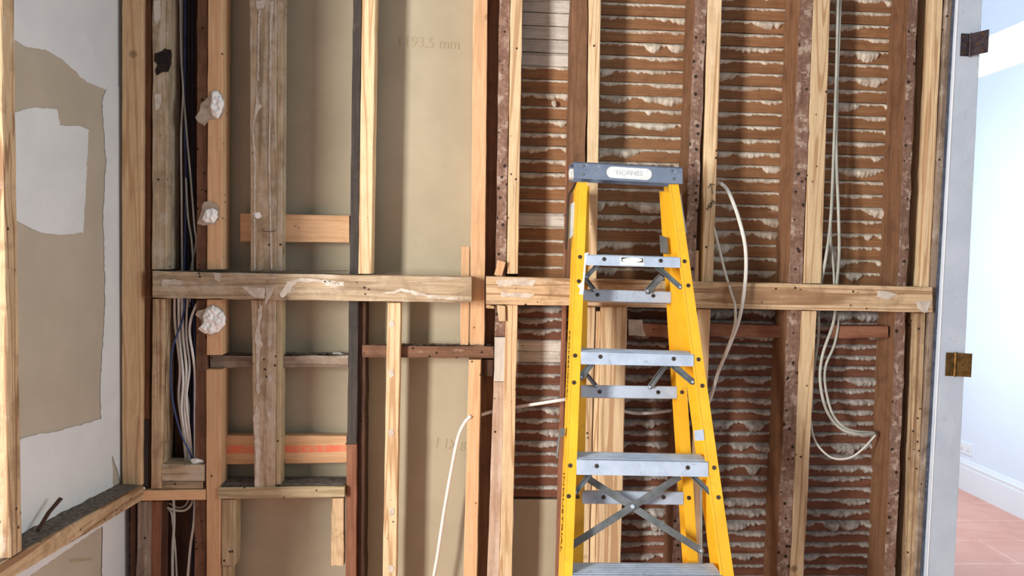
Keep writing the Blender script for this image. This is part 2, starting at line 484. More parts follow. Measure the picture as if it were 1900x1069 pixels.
box('wall_far', (W(1700, 500, B).x, yb_, ZF), (XR+.1, yb_+.1, z_open+.5), M['white_wall'])['kind'] = 'structure'
box('ceiling', (1.5, 2.75, z_open+.5), (XR+.1, yb_+.1, z_open+.55), M['white_wall'])['kind'] = 'structure'
win = bpy.data.objects['window_1']
gm, gt, gb = nt('glowing_strip_pane')
gb.inputs['Base Color'].default_value = (.9, .95, 1, 1); gb.inputs['Roughness'].default_value = .4
gb.inputs['Emission Color'].default_value = (.93, .97, 1.0, 1); gb.inputs['Emission Strength'].default_value = 2.2  # emission added so the strip above the wall looks over-bright
box('pane', (XR+.045, ya, z_top+.004), (XR+.055, yb_, z_open-.004), gm, win)['label'] = 'pane given its own glow for the over-bright strip above the wall'
# baseboard with moulded profile
bt = [RX(1840, 878).z, ]
zb = ZF
hb = RX(1840, 872).z
prof = [(0, zb), (-.020, zb), (-.020, hb-.055), (-.016, hb-.050), (-.016, hb-.040), (-.020, hb-.036), (-.020, hb-.028), (-.012, hb-.018), (-.008, hb-.006), (0, hb)]
vv = [Vector((XR+x, ya, z)) for x, z in prof]+[Vector((XR+x, yb_, z)) for x, z in prof]
n = len(prof)
link_mesh('baseboard_right', vv, [tuple(range(n)), tuple(range(2*n-1, n-1, -1))]+[(i, i+1, i+1+n, i+n) for i in range(n-1)], M['white_trim'])['kind'] = 'structure'
# double power outlet
oc = RX(1793, 832)
ot = empty('power_outlet', (XR-.001, oc.y, oc.z-.036), 'white double power outlet on the wall above the baseboard of the next room', 'outlet')
p, f_ = hexa([(XR-.009, oc.y-.06, oc.z-.037), (XR-.009, oc.y+.06, oc.z-.037), (XR-.009, oc.y+.06, oc.z+.037), (XR-.009, oc.y-.06, oc.z+.037)], Vector((.009, 0, 0)))
link_mesh('faceplate', p, f_, M['outlet'], ot)
for s in (-1, 1):
    p, f_ = hexa([(XR-.012, oc.y+s*.03-.008, oc.z+.012), (XR-.012, oc.y+s*.03+.008, oc.z+.012), (XR-.012, oc.y+s*.03+.008, oc.z+.026), (XR-.012, oc.y+s*.03-.008, oc.z+.026)], Vector((.003, 0, 0)))
    link_mesh('switch', p, f_, M['outlet'], ot)
    parts = []
    for k in range(3):
        a = math.pi*(.5+k*2/3); cy, cz = oc.y+s*.03+.008*math.cos(a), oc.z-.010+.008*math.sin(a)
        parts.append(hexa([(XR-.0095, cy-.0015, cz-.004), (XR-.0095, cy+.0015, cz-.004), (XR-.0095, cy+.0015, cz+.004), (XR-.0095, cy-.0015, cz+.004)], Vector((.0005, 0, 0))))
    link_mesh('socket_slots', *merge(parts), M['seal'], ot)

# joint compound on the left-hand drywall
def LP(x, y): return WX(x, y, XD+.0015)
ex = Vector((-.0014, 0, 0))
def lpatch(pts, m='compound', amp=2.0, seed=1, label=None):
    flat('joint_compound', pts, lambda x, y: WX(x, y, XD+.0008+.0007*seed), ex, M[m], wl, label or 'pale grey joint compound', 6, amp, seed)
lpatch([(5, -40), (228, -40), (228, 168), (196, 166), (160, 152), (118, 112), (84, 92), (52, 88), (26, 74), (5, 60)], seed=1)
lpatch([(10, 212), (60, 200), (106, 203), (112, 232), (150, 234), (165, 242), (160, 330), (155, 432), (110, 436), (76, 432), (40, 415), (10, 400)], seed=2)
lpatch([(200, 160), (230, 160), (230, 910), (188, 780), (186, 730), (196, 560), (192, 400), (197, 300), (190, 190)], seed=3)
lpatch([(10, 826), (60, 808), (110, 800), (186, 778), (206, 772), (212, 960), (10, 1100)], seed=4)
lpatch([(192, 930), (240, 930), (240, 1160), (188, 1160)], seed=5, amp=1.2)
flat('scuff_mark', [(130, 1038), (150, 1036), (170, 1036), (170, 1040), (150, 1042), (130, 1043)], LP, ex, M['pencil'], wl, None, 3, .5, 2)
for i in range(5):
    flat('torn_paper_edge', [(238, 965+i*22), (244+i % 2*4, 972+i*22), (240, 985+i*22), (236, 980+i*22)], LP, ex, M['adhesive'], wl, None, 3, 1.5, i)

# plaster keys: lime plaster squeezed through the gaps of the laths
def px_z(y, x=1190): return W(x, y, B).z
rows = []
y = -19.4-24.6*6
while y < 1069+20.7*5:
    pitch = 24.6 if y < 560 else 20.7
    rows.append((y, pitch)); y += pitch
XA = W(1072, 500, B).x; XZ = W(1668, 500, B).x; XO = W(960, 500, B).x; XP = W(1058, 500, B).x
LATHG = 'laths of the lath and plaster wall'
ORD = 'topmost second third fourth fifth sixth seventh eighth ninth tenth eleventh twelfth thirteenth fourteenth fifteenth sixteenth seventeenth eighteenth nineteenth twentieth twenty-first twenty-second twenty-third twenty-fourth twenty-fifth twenty-sixth'.split()
cnt = {}
def nth(k):
    cnt[k] = cnt.get(k, 0)+1; return ORD[cnt[k]-1]
for i, (y, pitch) in enumerate(rows):
    gap = 5.0 if y < 560 else 5.4
    zt, zb_ = px_z(y+gap), px_z(y+pitch)
    jz = [rng.uniform(-.0012, .0012) for _ in range(4)]
    low_ = y > 545
    v, f_ = board_mesh(Vector((XA, B, zt+jz[0])), Vector((XZ, B, zt+jz[1])), Vector((XA, B, zb_+jz[2])), Vector((XZ, B, zb_+jz[3])), Vector((0, .008, 0)), seg=40, jit=.0009, ch=.001)
    o = link_mesh('lath', v, f_, wood('lath_red' if low_ else 'lath', 'h'))
    vis = -20 < y < 1069
    if not vis: tag(o, 'long lath continuing the wall '+('above' if y < 0 else 'below')+' the edge of the photo', 'lath', 'laths beyond the '+('top' if y < 0 else 'bottom')+' edge of the photo')
    else: tag(o, (nth('a')+' of the long brown laths above the pale rail' if y < 545 else nth('b')+' of the long red brown laths below the pale rail'), 'lath', LATHG)
    if y < 915:
        yo_ = y
        white = (y < 128) or (622 <= y < 665) or (395 <= y < 420)
        v, f_ = board_mesh(Vector((XO, B, zt+jz[0])), Vector((XP, B, zt+jz[1])), Vector((XO, B, zb_+jz[2])), Vector((XP, B, zb_+jz[3])), Vector((0, .008, 0)), seg=10, jit=.0009, ch=.001)
        o = link_mesh('lath', v, f_, wood('whitewash' if white else ('lath_red' if low_ else 'lath'), 'h'))
        wh = ('above' if y < 545 else 'below')
        kd = 'whitewashed' if white else 'brown'
        if not vis: tag(o, 'short lath continuing the narrow bay above the edge of the photo', 'lath', 'short laths beyond the top edge of the photo')
        else: tag(o, nth(kd+wh)+' short '+kd+' lath '+wh+' the rail, in the narrow bay', 'lath',
            'whitewashed laths of the narrow bay' if white else 'brown short laths of the narrow bay')
    # key strip
    def key(x0, x1, amp, m, seed, nb):
        bulges = [(rng.uniform(x0, x1), rng.uniform(.015, .080), rng.random()**1.2*amp) for _ in range(nb)]
        n = max(8, int((x1-x0)/.0035)); K = 7
        vs, fs = [], []
        ztop = zt+(px_z(y)-px_z(y+gap))*.98
        g = ztop-zt
        for a in range(n+1):
            x = x0+(x1-x0)*a/n
            d = 0
            for bx, bw, bh in bulges:
                q = abs(x-bx)/bw
                if q < 1: d = max(d, bh*(1-q*q)**.8)
            d += .0035*(noise.noise(Vector((x*30, seed, 0)))+.55)+(.0035 if low_ else .002)*noise.noise(Vector((x*230, seed, 8)))+(.0015+amp*.2)*noise.noise(Vector((x*90, seed, 4)))
            d = max(d, -.002)
            h = g+max(0, d); th = .0022+max(0, d)*(.62 if low_ else .45)
            if d <= -.0015: th = .0003
            for k in range(K):
                s = k/(K-1)
                yy = B+.006*(1-s)**3-th*math.sin(math.pi*min(1, s*1.02+.02))**.7
                yy -= .0022*noise.noise(Vector((x*70, s*4+seed, 2)))*math.sin(math.pi*s)
                if k == K-1: yy = B+.002
                vs.append(Vector((x, yy, ztop-s*h)))
        for a in range(n):
            for k in range(K-1):
                fs.append((a*K+k, (a+1)*K+k, (a+1)*K+k+1, a*K+k+1))
        o = link_mesh('plaster_key', vs, fs, m, wb, smooth=True)
        return o
    mk = M['plaster_dark'] if low_ else M['plaster']
    key(XA, XZ, rng.choice((.010, .024, .034)) if not low_ else rng.choice((.012, .022, .032)), mk, i*3.3, 15 if not low_ else 24)
    if white: key(XO, XP, .0005, wood('whitewash', 'h'), i*5.1, 2)
    if y < 915 and not white:
        key(XO, XP, rng.choice((.0, .004, .018)), M['plaster_dark'] if low_ else M['plaster'], i*5.1, 5)

# ------------------------------------------------------------------ LEFT-HAND FRAME (perpendicular to the stud wall)
def VY(name, label, x0, y0, x1, y1, ylen, style, X=None, depth=.075):
    pass
ys0 = XL*1  # room face X
# corner stud: wide face towards the camera
Yc = W(265, 450, F).y
a0, a1 = W(226, 0, F-.004), W(226, 1069, F-.004); b0, b1 = W(265, 0, F-.004), W(262, 1069, F-.004)
def zext(p, q, z): d = q-p; return p+d*((z-p.z)/d.z)
zl = WX(262, 903, XL).z
v, f_ = board_mesh(zext(a0, a1, ZC), zext(a0, a1, zl), zext(b0, b1, ZC), zext(b0, b1, zl), Vector((0, .043, 0)), seg=40, jit=.001)
tag(link_mesh('corner_stud', v, f_, wood('pine', 'v')), 'pale pine corner stud standing between the patched drywall and the open wall', 'stud')
# near stud
Yn = WX(25, 100, XL).y-.045
zn = WX(36, 1024, XL).z
yrn = WX(36, 1024, XL).y
v, f_ = board_mesh(Vector((XL-.075, Yn, ZC)), Vector((XL-.075, Yn-.0, zn)), Vector((XL, Yn, ZC)), Vector((XL, Yn+.012, zn)), Vector((0, .045, 0)), seg=40, jit=.001)
tag(link_mesh('pine_stud', v, f_, wood('pine_dirty', 'v')), 'knotty pine stud at the left edge of the picture', 'stud')
# sloping-in-view rail between the two
Y1 = WX(262, 905, XL).y; Y0 = 1.56
zA = WX(262, 903, XL).z; zB_ = zA
tA, tB = WX(262, 903, XL), WX(40, 1026, XL)
def zat(yv, d=0): return tA.z+(tB.z-tA.z)*(yv-tA.y)/(tB.y-tA.y)-d
v, f_ = board_mesh(Vector((XL, Y0, zat(Y0))), Vector((XL, F-.0, zat(F))), Vector((XL, Y0, zat(Y0, .048))), Vector((XL, F, zat(F, .048))), Vector((-.075, 0, 0)), seg=30, jit=.0012)
lr = tag(link_mesh('pine_rail', v, f_, wood('pine_dirty', 'y')), 'dusty pine rail running toward the camera below the patched drywall', 'noggin')
# dust on top of it
vs, fs = [], []
for a in range(61):
    yv = Y0+.03+(F-.005-Y0-.03)*a/60
    for k in range(7):
        s = k/6
        vs.append(Vector((XL-.010-.064*s, yv, zat(yv)+.0008+(.004+.010*s*s)*(0.35+.5*abs(noise.noise(Vector((yv*14, s*3, 1))))+.3*abs(noise.noise(Vector((yv*60, s*9, 1))))) *(0 if k == 0 else 1))))
for a in range(60):
    for k in range(6): fs.append((a*7+k, (a+1)*7+k, (a+1)*7+k+1, a*7+k+1))
link_mesh('rubble_dust', vs, fs, M['rubble'], lr, smooth=True)['label'] = 'dark plaster dust and crumbs on top'
# splinter of bark on the rail
c0 = WX(70, 985, XL-.04)
sp = tube([c0, c0+Vector((0, .05, .03)), c0+Vector((0.01, .09, .055))], .006, .003, 6)
tag(link_mesh('bark_splinter', *sp, wood('old_dark', 'v')), 'dark splinter leaning on the dusty rail at the far left', 'splinter')
# studs below the rail
V('old_stud', 'dark grey old timber behind the drywall edge at bottom left', 933, 241, 252, None, 241, 252, .02, .09, 'old_dark', jit=.002)
V('grey_stud', 'grey weathered old stud left of the brown one at bottom left', 931, 256, 277, None, 252, 276, .012, .09, 'greyold', jit=.002)
V('brown_stud', 'red brown old stud left of the cable loops at bottom left', 931, 279, 296, None, 276, 294, .03, .08, 'old_red', jit=.001)
V('dark_stud', 'very dark stud beside the cable loops at bottom left', 931, 297, 312, None, 295, 310, .05, .06, 'old_dark')

# ------------------------------------------------------------------ STUD WALL, left part
V('brown_stud', 'narrow brown old stud right beside the pale corner stud', None, 268, 281, 905, 266, 277, .02, .09, 'old')
V('black_strip', 'short black strip standing in the gap right of the corner stud', 780, 264, 276, 903, 263, 275, .012, .006, 'black', cat='strip')
st = V('weathered_stud', 'weathered grey brown stud with a charred patch near its top', None, 283, 312, 500, 282, 309, 0, .10, 'weathered', jit=.0015)
smear(st, 0, [(287, 98), (300, 96), (306, 90), (318, 93), (318, 118), (312, 132), (300, 134), (290, 140), (288, 128), (292, 120), (286, 112)], 'char', 'charred black patch', 2, 4, name='burn_mark')
smear(st, 0, [(285, 2), (297, 0), (298, 30), (291, 46), (286, 40)], seed=3)
smear(st, 0, [(286, 175), (300, 172), (296, 200), (288, 205)], seed=8)
V('pine_stud', 'stained pine stud under the weathered rail beside the cable bundle', 555, 283, 305, 907, 280, 299, 0, .09, 'pine_dirty', jit=.001)
V('board_or_shade_strip', 'dark strip put in for the shaded void behind the cable bundle', None, 330, 372, None, 322, 368, .105, .008, 'old_dark', cat='board')  # dark strip stands in for the unlit void behind the cables
V('nailed_old_stud', 'reddish old stud with nail holes right of the upper cables', None, 366, 385, 500, 364, 383, .018, .09, 'old_nail', jit=.0015)
V('nailed_old_stud', 'reddish old stud with nail holes right of the lower cable bundle', 557, 364, 384, None, 360, 382, .018, .09, 'old_nail', jit=.0015)
V('pine_stud', 'clean pine stud carrying two white adhesive dabs', None, 386, 413, 500, 384, 412, 0, .075, 'pine_warm')
V('pine_stud', 'short pine stud behind the largest white adhesive dab', 556, 384, 411, 659, 383, 411, 0, .075, 'pine_warm')
V('pine_stud', 'clean pine stud with a cut top left of the red-striped noggin', 686, 382, 411, None, 383, 407, 0, .075, 'pine_warm')
# wide plate
wp = V('wide_stud', 'wide weathered stud with plaster streaks above the rail', None, 463, 512, 503, 465, 512, -.002, .06, 'weathered', jit=.001)
smear(wp, -.002, [(475, 2), (492, 0), (490, 14), (476, 18)], seed=1)
smear(wp, -.002, [(479, 18), (483, 18), (481, 80), (480, 150), (477, 150)], seed=2)
smear(wp, -.002, [(502, 4), (508, 2), (504, 60), (503, 150), (500, 150), (500, 60)], seed=3)
smear(wp, -.002, [(476, 176), (480, 190), (486, 198), (480, 204), (475, 216), (470, 238), (473, 270), (475, 300), (473, 400), (474, 500), (471, 500), (471, 300), (468, 250), (469, 225), (474, 200)], seed=4, amp=1)
smear(wp, -.002, [(469, 396), (482, 394), (486, 402), (476, 406)], 'adhesive', seed=5)
smear(wp, -.002, [(500, 160), (503, 160), (501, 300), (505, 500), (502, 500), (498, 300)], seed=6, amp=1)
wq = V('wide_stud', 'wide weathered stud with long white plaster streak below the rail', 557, 466, 512, 905, 472, 510, -.002, .06, 'weathered', jit=.001)
V('strip_batten', 'thin batten along the right edge of the wide upper stud', None, 513.5, 525, 503, 513.5, 522, .010, .055, 'weathered', cat='batten')
V('strip_batten', 'thin batten along the right edge of the wide lower stud', 557, 513.5, 523, 900, 511.5, 520, .006, .055, 'treated', cat='batten')
smear(wq, -.002, [(481, 562), (486, 570), (485, 592), (481, 604), (483, 622), (487, 640), (482, 650), (480, 700), (483, 730), (476, 730), (475, 640), (472, 625), (477, 608)], seed=7, amp=2)
smear(wq, -.002, [(476, 752), (482, 760), (480, 800), (484, 835), (480, 870), (482, 905), (472, 905), (475, 860), (472, 800), (470, 775)], seed=8, amp=2)
for yy in (636, 702, 770):
    smear(wq, -.002, [(497, yy-7), (503, yy-5), (504, yy+4), (500, yy+9), (496, yy+4)], seed=yy, amp=1.5)
# noggins and rails
H('short_noggin', 'reddish pine noggin behind the wide stud above the rail', 446, 396, 448, 648, 400, 450, .060, .04, 'pine_warm')
rn = H('striped_noggin', 'pine noggin marked with a red stripe behind the wide lower stud', 417, 808, 862, 643, 809, 859, .060, .04, 'pine_warm')
smear(rn, .060, [(420, 826), (470, 829), (560, 827), (642, 826), (642, 838), (560, 840), (470, 841), (420, 842)], 'red_mark', 'faded red marker stripe', 1.2, 3, .0005, 'marker_stripe')
H('grey_batten', 'dusty grey old batten crossing behind the wide lower stud', 390, 660, 682, 646, 660, 681, .03, .06, 'greyold', jit=.0025)
H('brown_batten', 'brown old batten between the black stud and the whitewashed board', 672, 641, 663, 916, 643, 665, .03, .05, 'old_nail', jit=.002)
ledge = H('ledge', 'pale pine ledge with a dusty top under the wide lower stud', 405, 905, 926, 639, 903, 923, -.006, .105, 'treated', cat='shelf')
V('pine_post', 'short treated post under the left end of the ledge', 927, 411, 437, 1050, 411, 436, .010, .06, 'treated')
V('pine_post', 'pale sawn offcut below the left ledge post', 1051, 412, 428, None, 412, 428, .02, .05, 'treated')
V('pine_post', 'short cracked pine post under the right end of the ledge', 925, 615, 638, 1050, 614, 638, .010, .03, 'pine_dirty')
H('timber_block', 'stained timber block standing below the cable bundle', 300, 862, 893, 379, 863, 893, .0, .085, 'weathered', cat='block')
H('timber_block', 'thin timber packer under the stained block below the cables', 300, 894, 908, 376, 894, 907, .002, .085, 'weathered', cat='block')
H('pine_rail', 'narrow pine rail running from the corner stud under the blocks', 240, 911, 930, 381, 909, 928, -.002, .07, 'pine_warm')
# main weathered rail
wr = H('weathered_rail', 'long weathered rail spotted with plaster across the left half', 283, 503, 553, 875, 514, 562, -.030, .070, 'weathered', jit=.0015)
for k, pts in enumerate(([(300, 518), (335, 520), (337, 528), (300, 530)], [(448, 532), (491, 534), (490, 552), (470, 552), (462, 545)], [(493, 534), (507, 535), (501, 552), (493, 566)],
            [(520, 545), (535, 522), (560, 516), (595, 519), (640, 524), (638, 529), (590, 524), (552, 522), (538, 540), (524, 553)],
            [(600, 520), (625, 522), (640, 530), (620, 534), (606, 530)], [(700, 548), (745, 535), (800, 548), (852, 552), (850, 557), (800, 553), (745, 541)], [(395, 505), (410, 508), (408, 522), (398, 520)])):
    smear(wr, -.030, pts, seed=k+20, amp=2.2)
# black and coloured studs
bs = V('black_stud', 'blackened old stud left of the tall pine stud', None, 655, 671, 824, 644, 662, .016, .095, 'black', jit=.0012)
V('red_stud', 'split red brown stud continuing below the blackened one', 825, 643, 662, None, 641, 661, .016, .05, 'old_red', jit=.0008)
V('dark_stud', 'dark knotty stud behind the split red brown one', 561, 665, 679, None, 663, 676, .035, .075, 'old_dark', jit=.002)
pg = V('pine_stud', 'pale pine stud standing on the rail beside the blackened stud', None, 672, 697, 508, 665, 689, -.004, .07, 'pine_pale')
ph = V('pine_stud', 'pale pine stud hanging below the rail in the middle of the left half', 562, 719, 744, None, 710, 735, 0, .045, 'pine_pale')
for yy in (600, 693, 803, 950, 1056):
    smear(ph, 0, [(722, yy-7), (730, yy-6), (731, yy+4), (725, yy+8), (721, yy+3)], seed=yy, amp=2)
V('pine_stud', 'full pine stud passing through the gap between the two rails', None, 878, 905, 643, 872, 899, .042, .07, 'pine_warm')
V('pine_cleat', 'short pine cleat screwed to the left of the stud in the gap', 458, 856, 872, 641, 854, 870, .048, .035, 'pine_warm', cat='cleat')
V('pine_stud', 'orange pine stud with a round knot below the brown batten', 668, 870, 893, None, 860, 885, .015, .06, 'pine_warm')
V('board_or_shade_strip', 'dark brown old board right of the orange pine stud', None, 906, 927, None, 888, 911, .10, .012, 'old', cat='board')
V('dark_block', 'small black block under the right end of the brown batten', 668, 895, 916, 698, 895, 915, .04, .05, 'old_dark', cat='block')
V('nailed_old_stud', 'dark old stud full of nail holes left of the narrow lath bay', None, 927, 947, 624, 919, 937, .016, .095, 'old_pocked', jit=.0018)
ww = V('whitewashed_board', 'whitewashed board fixed over the nailed old stud', 626, 918, 938, 708, 917, 937, .010, .02, 'whitewash', cat='board', jit=.001)
V('pinkish_board', 'long pinkish stained board below the whitewashed one', 709, 916, 937, None, 905, 926, .010, .05, 'pinkish', cat='board', jit=.002)
V('pine_stud', 'pale pine stud with a splintered lower end left of the narrow lath bay', None, 948, 970, 508, 941, 961, -.004, .07, 'pine_pale', jit=.001)
V('pine_stud', 'wavy grained pine stud below the rail left of the narrow lath bay', 566, 939, 961, None, 927, 950, -.002, .05, 'pine_pale')
# right rail
rr = H('pine_rail', 'long pale pine rail with plaster remains behind the ladder', 902, 513, 565, 1730, 533, 580, -.030, .070, 'pine_dirty', jit=.0008)
for k, pts in enumerate(([(920, 520), (970, 516), (1000, 521), (985, 533), (965, 530), (925, 532)], [(930, 542), (992, 545), (984, 553), (930, 551)], [(1630, 540), (1665, 545), (1650, 556), (1628, 552)], [(1700, 560), (1728, 558), (1722, 580), (1712, 580), (1704, 574)])):
    smear(rr, -.030, pts, seed=k+50, amp=2.2)
def tilted(name, label, pts, yo, D, style, cat):
    a, b, c, d = [W(x, y, F+yo) for x, y in pts]
    v, f_ = board_mesh(a, d, b, c, Vector((0, D, 0)), seg=3, jit=.0003)
    return tag(link_mesh(name, v, f_, wood(style, 'v')), label, cat)
tilted('wood_wedge', 'small tilted pine wedge standing on the left end of the pale rail', [(924, 483), (939, 487), (932, 512), (917, 510)], -.02, .012, 'pine_warm', 'wedge')
tilted('wood_wedge', 'small pine wedge poking out under the left end of the pale rail', [(922, 566), (938, 568), (939, 596), (926, 596)], -.012, .012, 'pine_pale', 'wedge')
H('scrap_shim', 'curled paper scrap under the left corner of the pale rail', 902, 566, 572, 917, 568, 573, -.02, .004, 'pine_pale', cat='scrap')

# ------------------------------------------------------------------ STUD WALL, lath part
V('rough_old_stud', 'rough brown old stud right of the narrow lath bay above the ladder', None, 1063, 1091, 545, 1052, 1083, .0, .10, 'old', jit=.003)
V('lath_edge_strip', 'thin brown strip along the right edge of the narrow bay', 130, 1055, 1062, None, 1031, 1040, .09, .02, 'old_red', cat='strip')
V('pine_stud', 'straight pale pine stud rising behind the left end of the ladder cap', None, 1093, 1115, 522, 1088, 1107, -.004, .07, 'pine_pale')
oldside = [
 ('left', 'brown old stud left of the pencilled pine stud', None, 1290, 1313, None, 1246, 1263),
 ('mid', 'brown old stud left of the tall pine stud beside the hanging cables', None, 1484, 1510, None, 1441, 1466),
 ('right', 'broad brown old stud with a nail-pocked edge right of the hanging cables', None, 1687, 1704, None, 1641, 1661),
]
for k, (q, lab, y0, a, b, y1, c, d) in enumerate(oldside):
    os_ = V('old_stud', lab, y0, a, b, y1, c, d, -.002, .115, 'old', jit=.003)
    V('pocked_face', None, y0, a+1, b-1, y1, c+1, d-1, -.0045, .002, 'old_pocked', parent=os_, jit=.0045, ch=.0005)['label'] = 'front edge pocked with nail holes and pale plaster marks'
pt = V('pine_stud', 'pine stud with a pencilled arrow and word right of the ladder cap', None, 1313, 1340, 528, 1302, 1323, -.004, .07, 'pine_pale')
V('pine_stud', 'pine stud below the rail seen behind the right ladder rail', 574, 1298, 1319, None, 1278, 1299, -.004, .05, 'pine')
V('pine_cleat', 'short pine cleat standing on the rail just right of the ladder', 465, 1282, 1297, 526, 1282, 1296, .0, .03, 'pine', cat='cleat')
V('pine_stud', 'tall pine stud left of the hanging grey cables above the rail', None, 1509, 1541, 526, 1491, 1524, -.004, .07, 'pine_pale')
V('pine_stud', 'tall pine stud below the rail between two lath bays', 577, 1486, 1516, None, 1466, 1491, -.004, .06, 'pine_pale')
V('pine_cleat', 'short pine cleat on the rail beside the tall right-hand stud', 466, 1474, 1491, 526, 1471, 1490, .0, .03, 'pine', cat='cleat')
V('pine_cleat', 'short pine cleat under the rail beside the tall right-hand stud', 577, 1469, 1485, 638, 1467, 1484, .0, .03, 'pine', cat='cleat')
V('pine_stud', 'pale end stud beside the door frame above the rail', None, 1732, 1750, 532, 1707, 1724, -.004, .085, 'pine_pale')
V('pine_stud', 'pale end stud beside the door frame below the rail', 581, 1701, 1718, None, 1683, 1698, -.004, .085, 'pine_dirty')
# pine boards behind ladder
V('pine_stud', 'left pine stud of the three standing together behind the ladder', 570, 1080, 1105, None, 1070, 1092, .005, .06, 'pine_pale')
V('pine_stud', 'thin bright pine strip between two studs behind the ladder', 578, 1106, 1115, None, 1093, 1104, .010, .05, 'pine_pale')
V('wide_pine_stud', 'wide pine stud right of the bright strip behind the ladder', 570, 1116, 1164, None, 1105, 1151, .005, .06, 'pine_pale')
# battens in lath bays
H('old_noggin', 'reddish old noggin in the bay right of the ladder', 1318, 600, 624, 1450, 604, 627, .055, .035, 'old_red')
H('old_noggin', 'reddish old noggin with a cut end behind the hanging cables', 1556, 605, 628, 1648, 605, 627, .02, .06, 'old_red')
H('old_noggin', 'short reddish old noggin behind the ladder beside the wide pine stud', 1165, 598, 621, 1242, 603, 627, .055, .035, 'old_red')
tp = flat('torn_paper_scrap', [(1166, 593), (1192, 594), (1194, 610), (1199, 624), (1167, 622)], lambda x, y: W(x, y, F+.05), Vector((0, .002, 0)), M['paper'], None, None, 4, 1, 3)
tag(tp, 'pale torn paper scrap on the noggin behind the ladder', 'scrap')
# pencil arrow and word
pa = [W(1314, 349, F-.006), W(1319, 341, F-.006), W(1322, 360, F-.006)]
link_mesh('pencil_arrow', *merge([tube([pa[0], pa[1]], .0009, .0006, 6), tube([pa[1], pa[2]], .0009, .0006, 6), tube([pa[1], W(1326, 343, F-.006)], .0009, .0006, 6)]), M['ink'], pt)
exd = (W(1326, 372, F)-W(1312, 390, F)); eyd = Vector((-exd.z, 0, exd.x))
lettering('HERE', .017, W(1319, 381, F-.0055), exd, eyd, M['ink'], pt, 1.0, 'pencilled_word')
# pencil marks on drywall
lettering('1193.5 mm', .050, W(795, 80, B-.0008), Vector((1, 0, -.02)), Vector((.02, 0, 1)), M['pencil'], wb, .95, 'pencil_writing')
lettering('1 1X 8', .050, W(835, 826, B-.0008), Vector((1, 0, -.15)), Vector((.15, 0, 1)), M['pencil'], wb, .8, 'pencil_writing')

# ------------------------------------------------------------------ plates and door frame
box('top_plate', (XD, F, ZC), (W(1750, 0, F).x, B, ZC+.045), wood('pine', 'h'))
tag(bpy.data.objects['top_plate'], 'pine top plate carrying the studs of the open wall', 'plate')
V('frame_packer', 'weathered grey board between the end stud and the white door frame', None, 1757, 1769, None, 1697, 1709, -.012, .12, 'greyold', cat='board', jit=.0012)
df = V('door_1', None, None, 1775, 1823, None, 1716, 1771, -.028, .150, None, mat=M['jamb'], parent=None, cat=None, jit=.0003)
for kk in ('label', 'category'):
    if kk in df: del df[kk]
df['kind'] = 'structure'
V('dark_gap_strip', 'dark blue grey strip along the left edge of the white door frame', None, 1769.5, 1773, None, 1709.5, 1714, -.020, .12, None, mat=M['seal'], cat='strip', jit=.0008)
V('bead', 'bead', None, 1777, 1779, None, 1720, 1722, -.030, .004, None, mat=M['white_trim'], parent=df, jit=.0002)

def hinge(label, px, py, w_l, h, fold, mat, lean):
    """open butt hinge on the frame face: fixed leaf, knuckles, free leaf swung by fold degrees toward the camera"""
    Y = F-.0285
    c = W(px, py, Y)
    t = empty('hinge', c-Vector((0, 0, h/2)), label, 'hinge')
    def leaf(name, ang, sgn, w_l):
        d = Vector((sgn*math.cos(ang), -math.sin(ang), 0)); nn = Vector((d.y, -d.x, 0)).normalized()
        s0 = c+d*.006+Vector((0, 0, -h/2))+Vector((0, -.003, 0))
        q = [s0, s0+d*w_l, s0+d*w_l+Vector((0, 0, h)), s0+Vector((0, 0, h))]
        v, f_ = hexa(q, nn*.0022)
        o = link_mesh(name, v, f_, mat, t)
        scr = []
        for k in range(3):
            pc = s0+d*(w_l*(.35 if k == 1 else .65))+Vector((0, 0, h*(.14+.36*k)))
            m_ = -nn if nn.y > 0 else nn
            scr.append(disc(pc+(nn*.0022 if nn.y < 0 else nn*0), m_, .0038, .0012))
        for sc in scr: link_mesh('screw', *sc, M['brass'], o)
    leaf('leaf', 0, -1, .026)
    leaf('leaf', math.radians(fold), 1, w_l)
    kn = []
    for k in range(5):
        z0 = -h/2+h*k/5; kp = [c+Vector((0, -.004, z0+.0006)), c+Vector((0, -.004, z0+h/5-.0006))]
        kn.append(tube(kp, .0052, .0052, 14))
    link_mesh('knuckle', *merge(kn), mat, t)
    link_mesh('pin', *tube([c+Vector((0, -.004, -h/2-.002)), c+Vector((0, -.004, h/2+.002))], .003, .003, 10), M['brass'], t)
hinge('dark tarnished hinge open near the top of the white door frame', 1799, 84, .052, .074, 62, M['brass_dark'], 0)
hinge('brass hinge open halfway up the white door frame', 1771, 676, .043, .080, 22, M['brass'], 0)

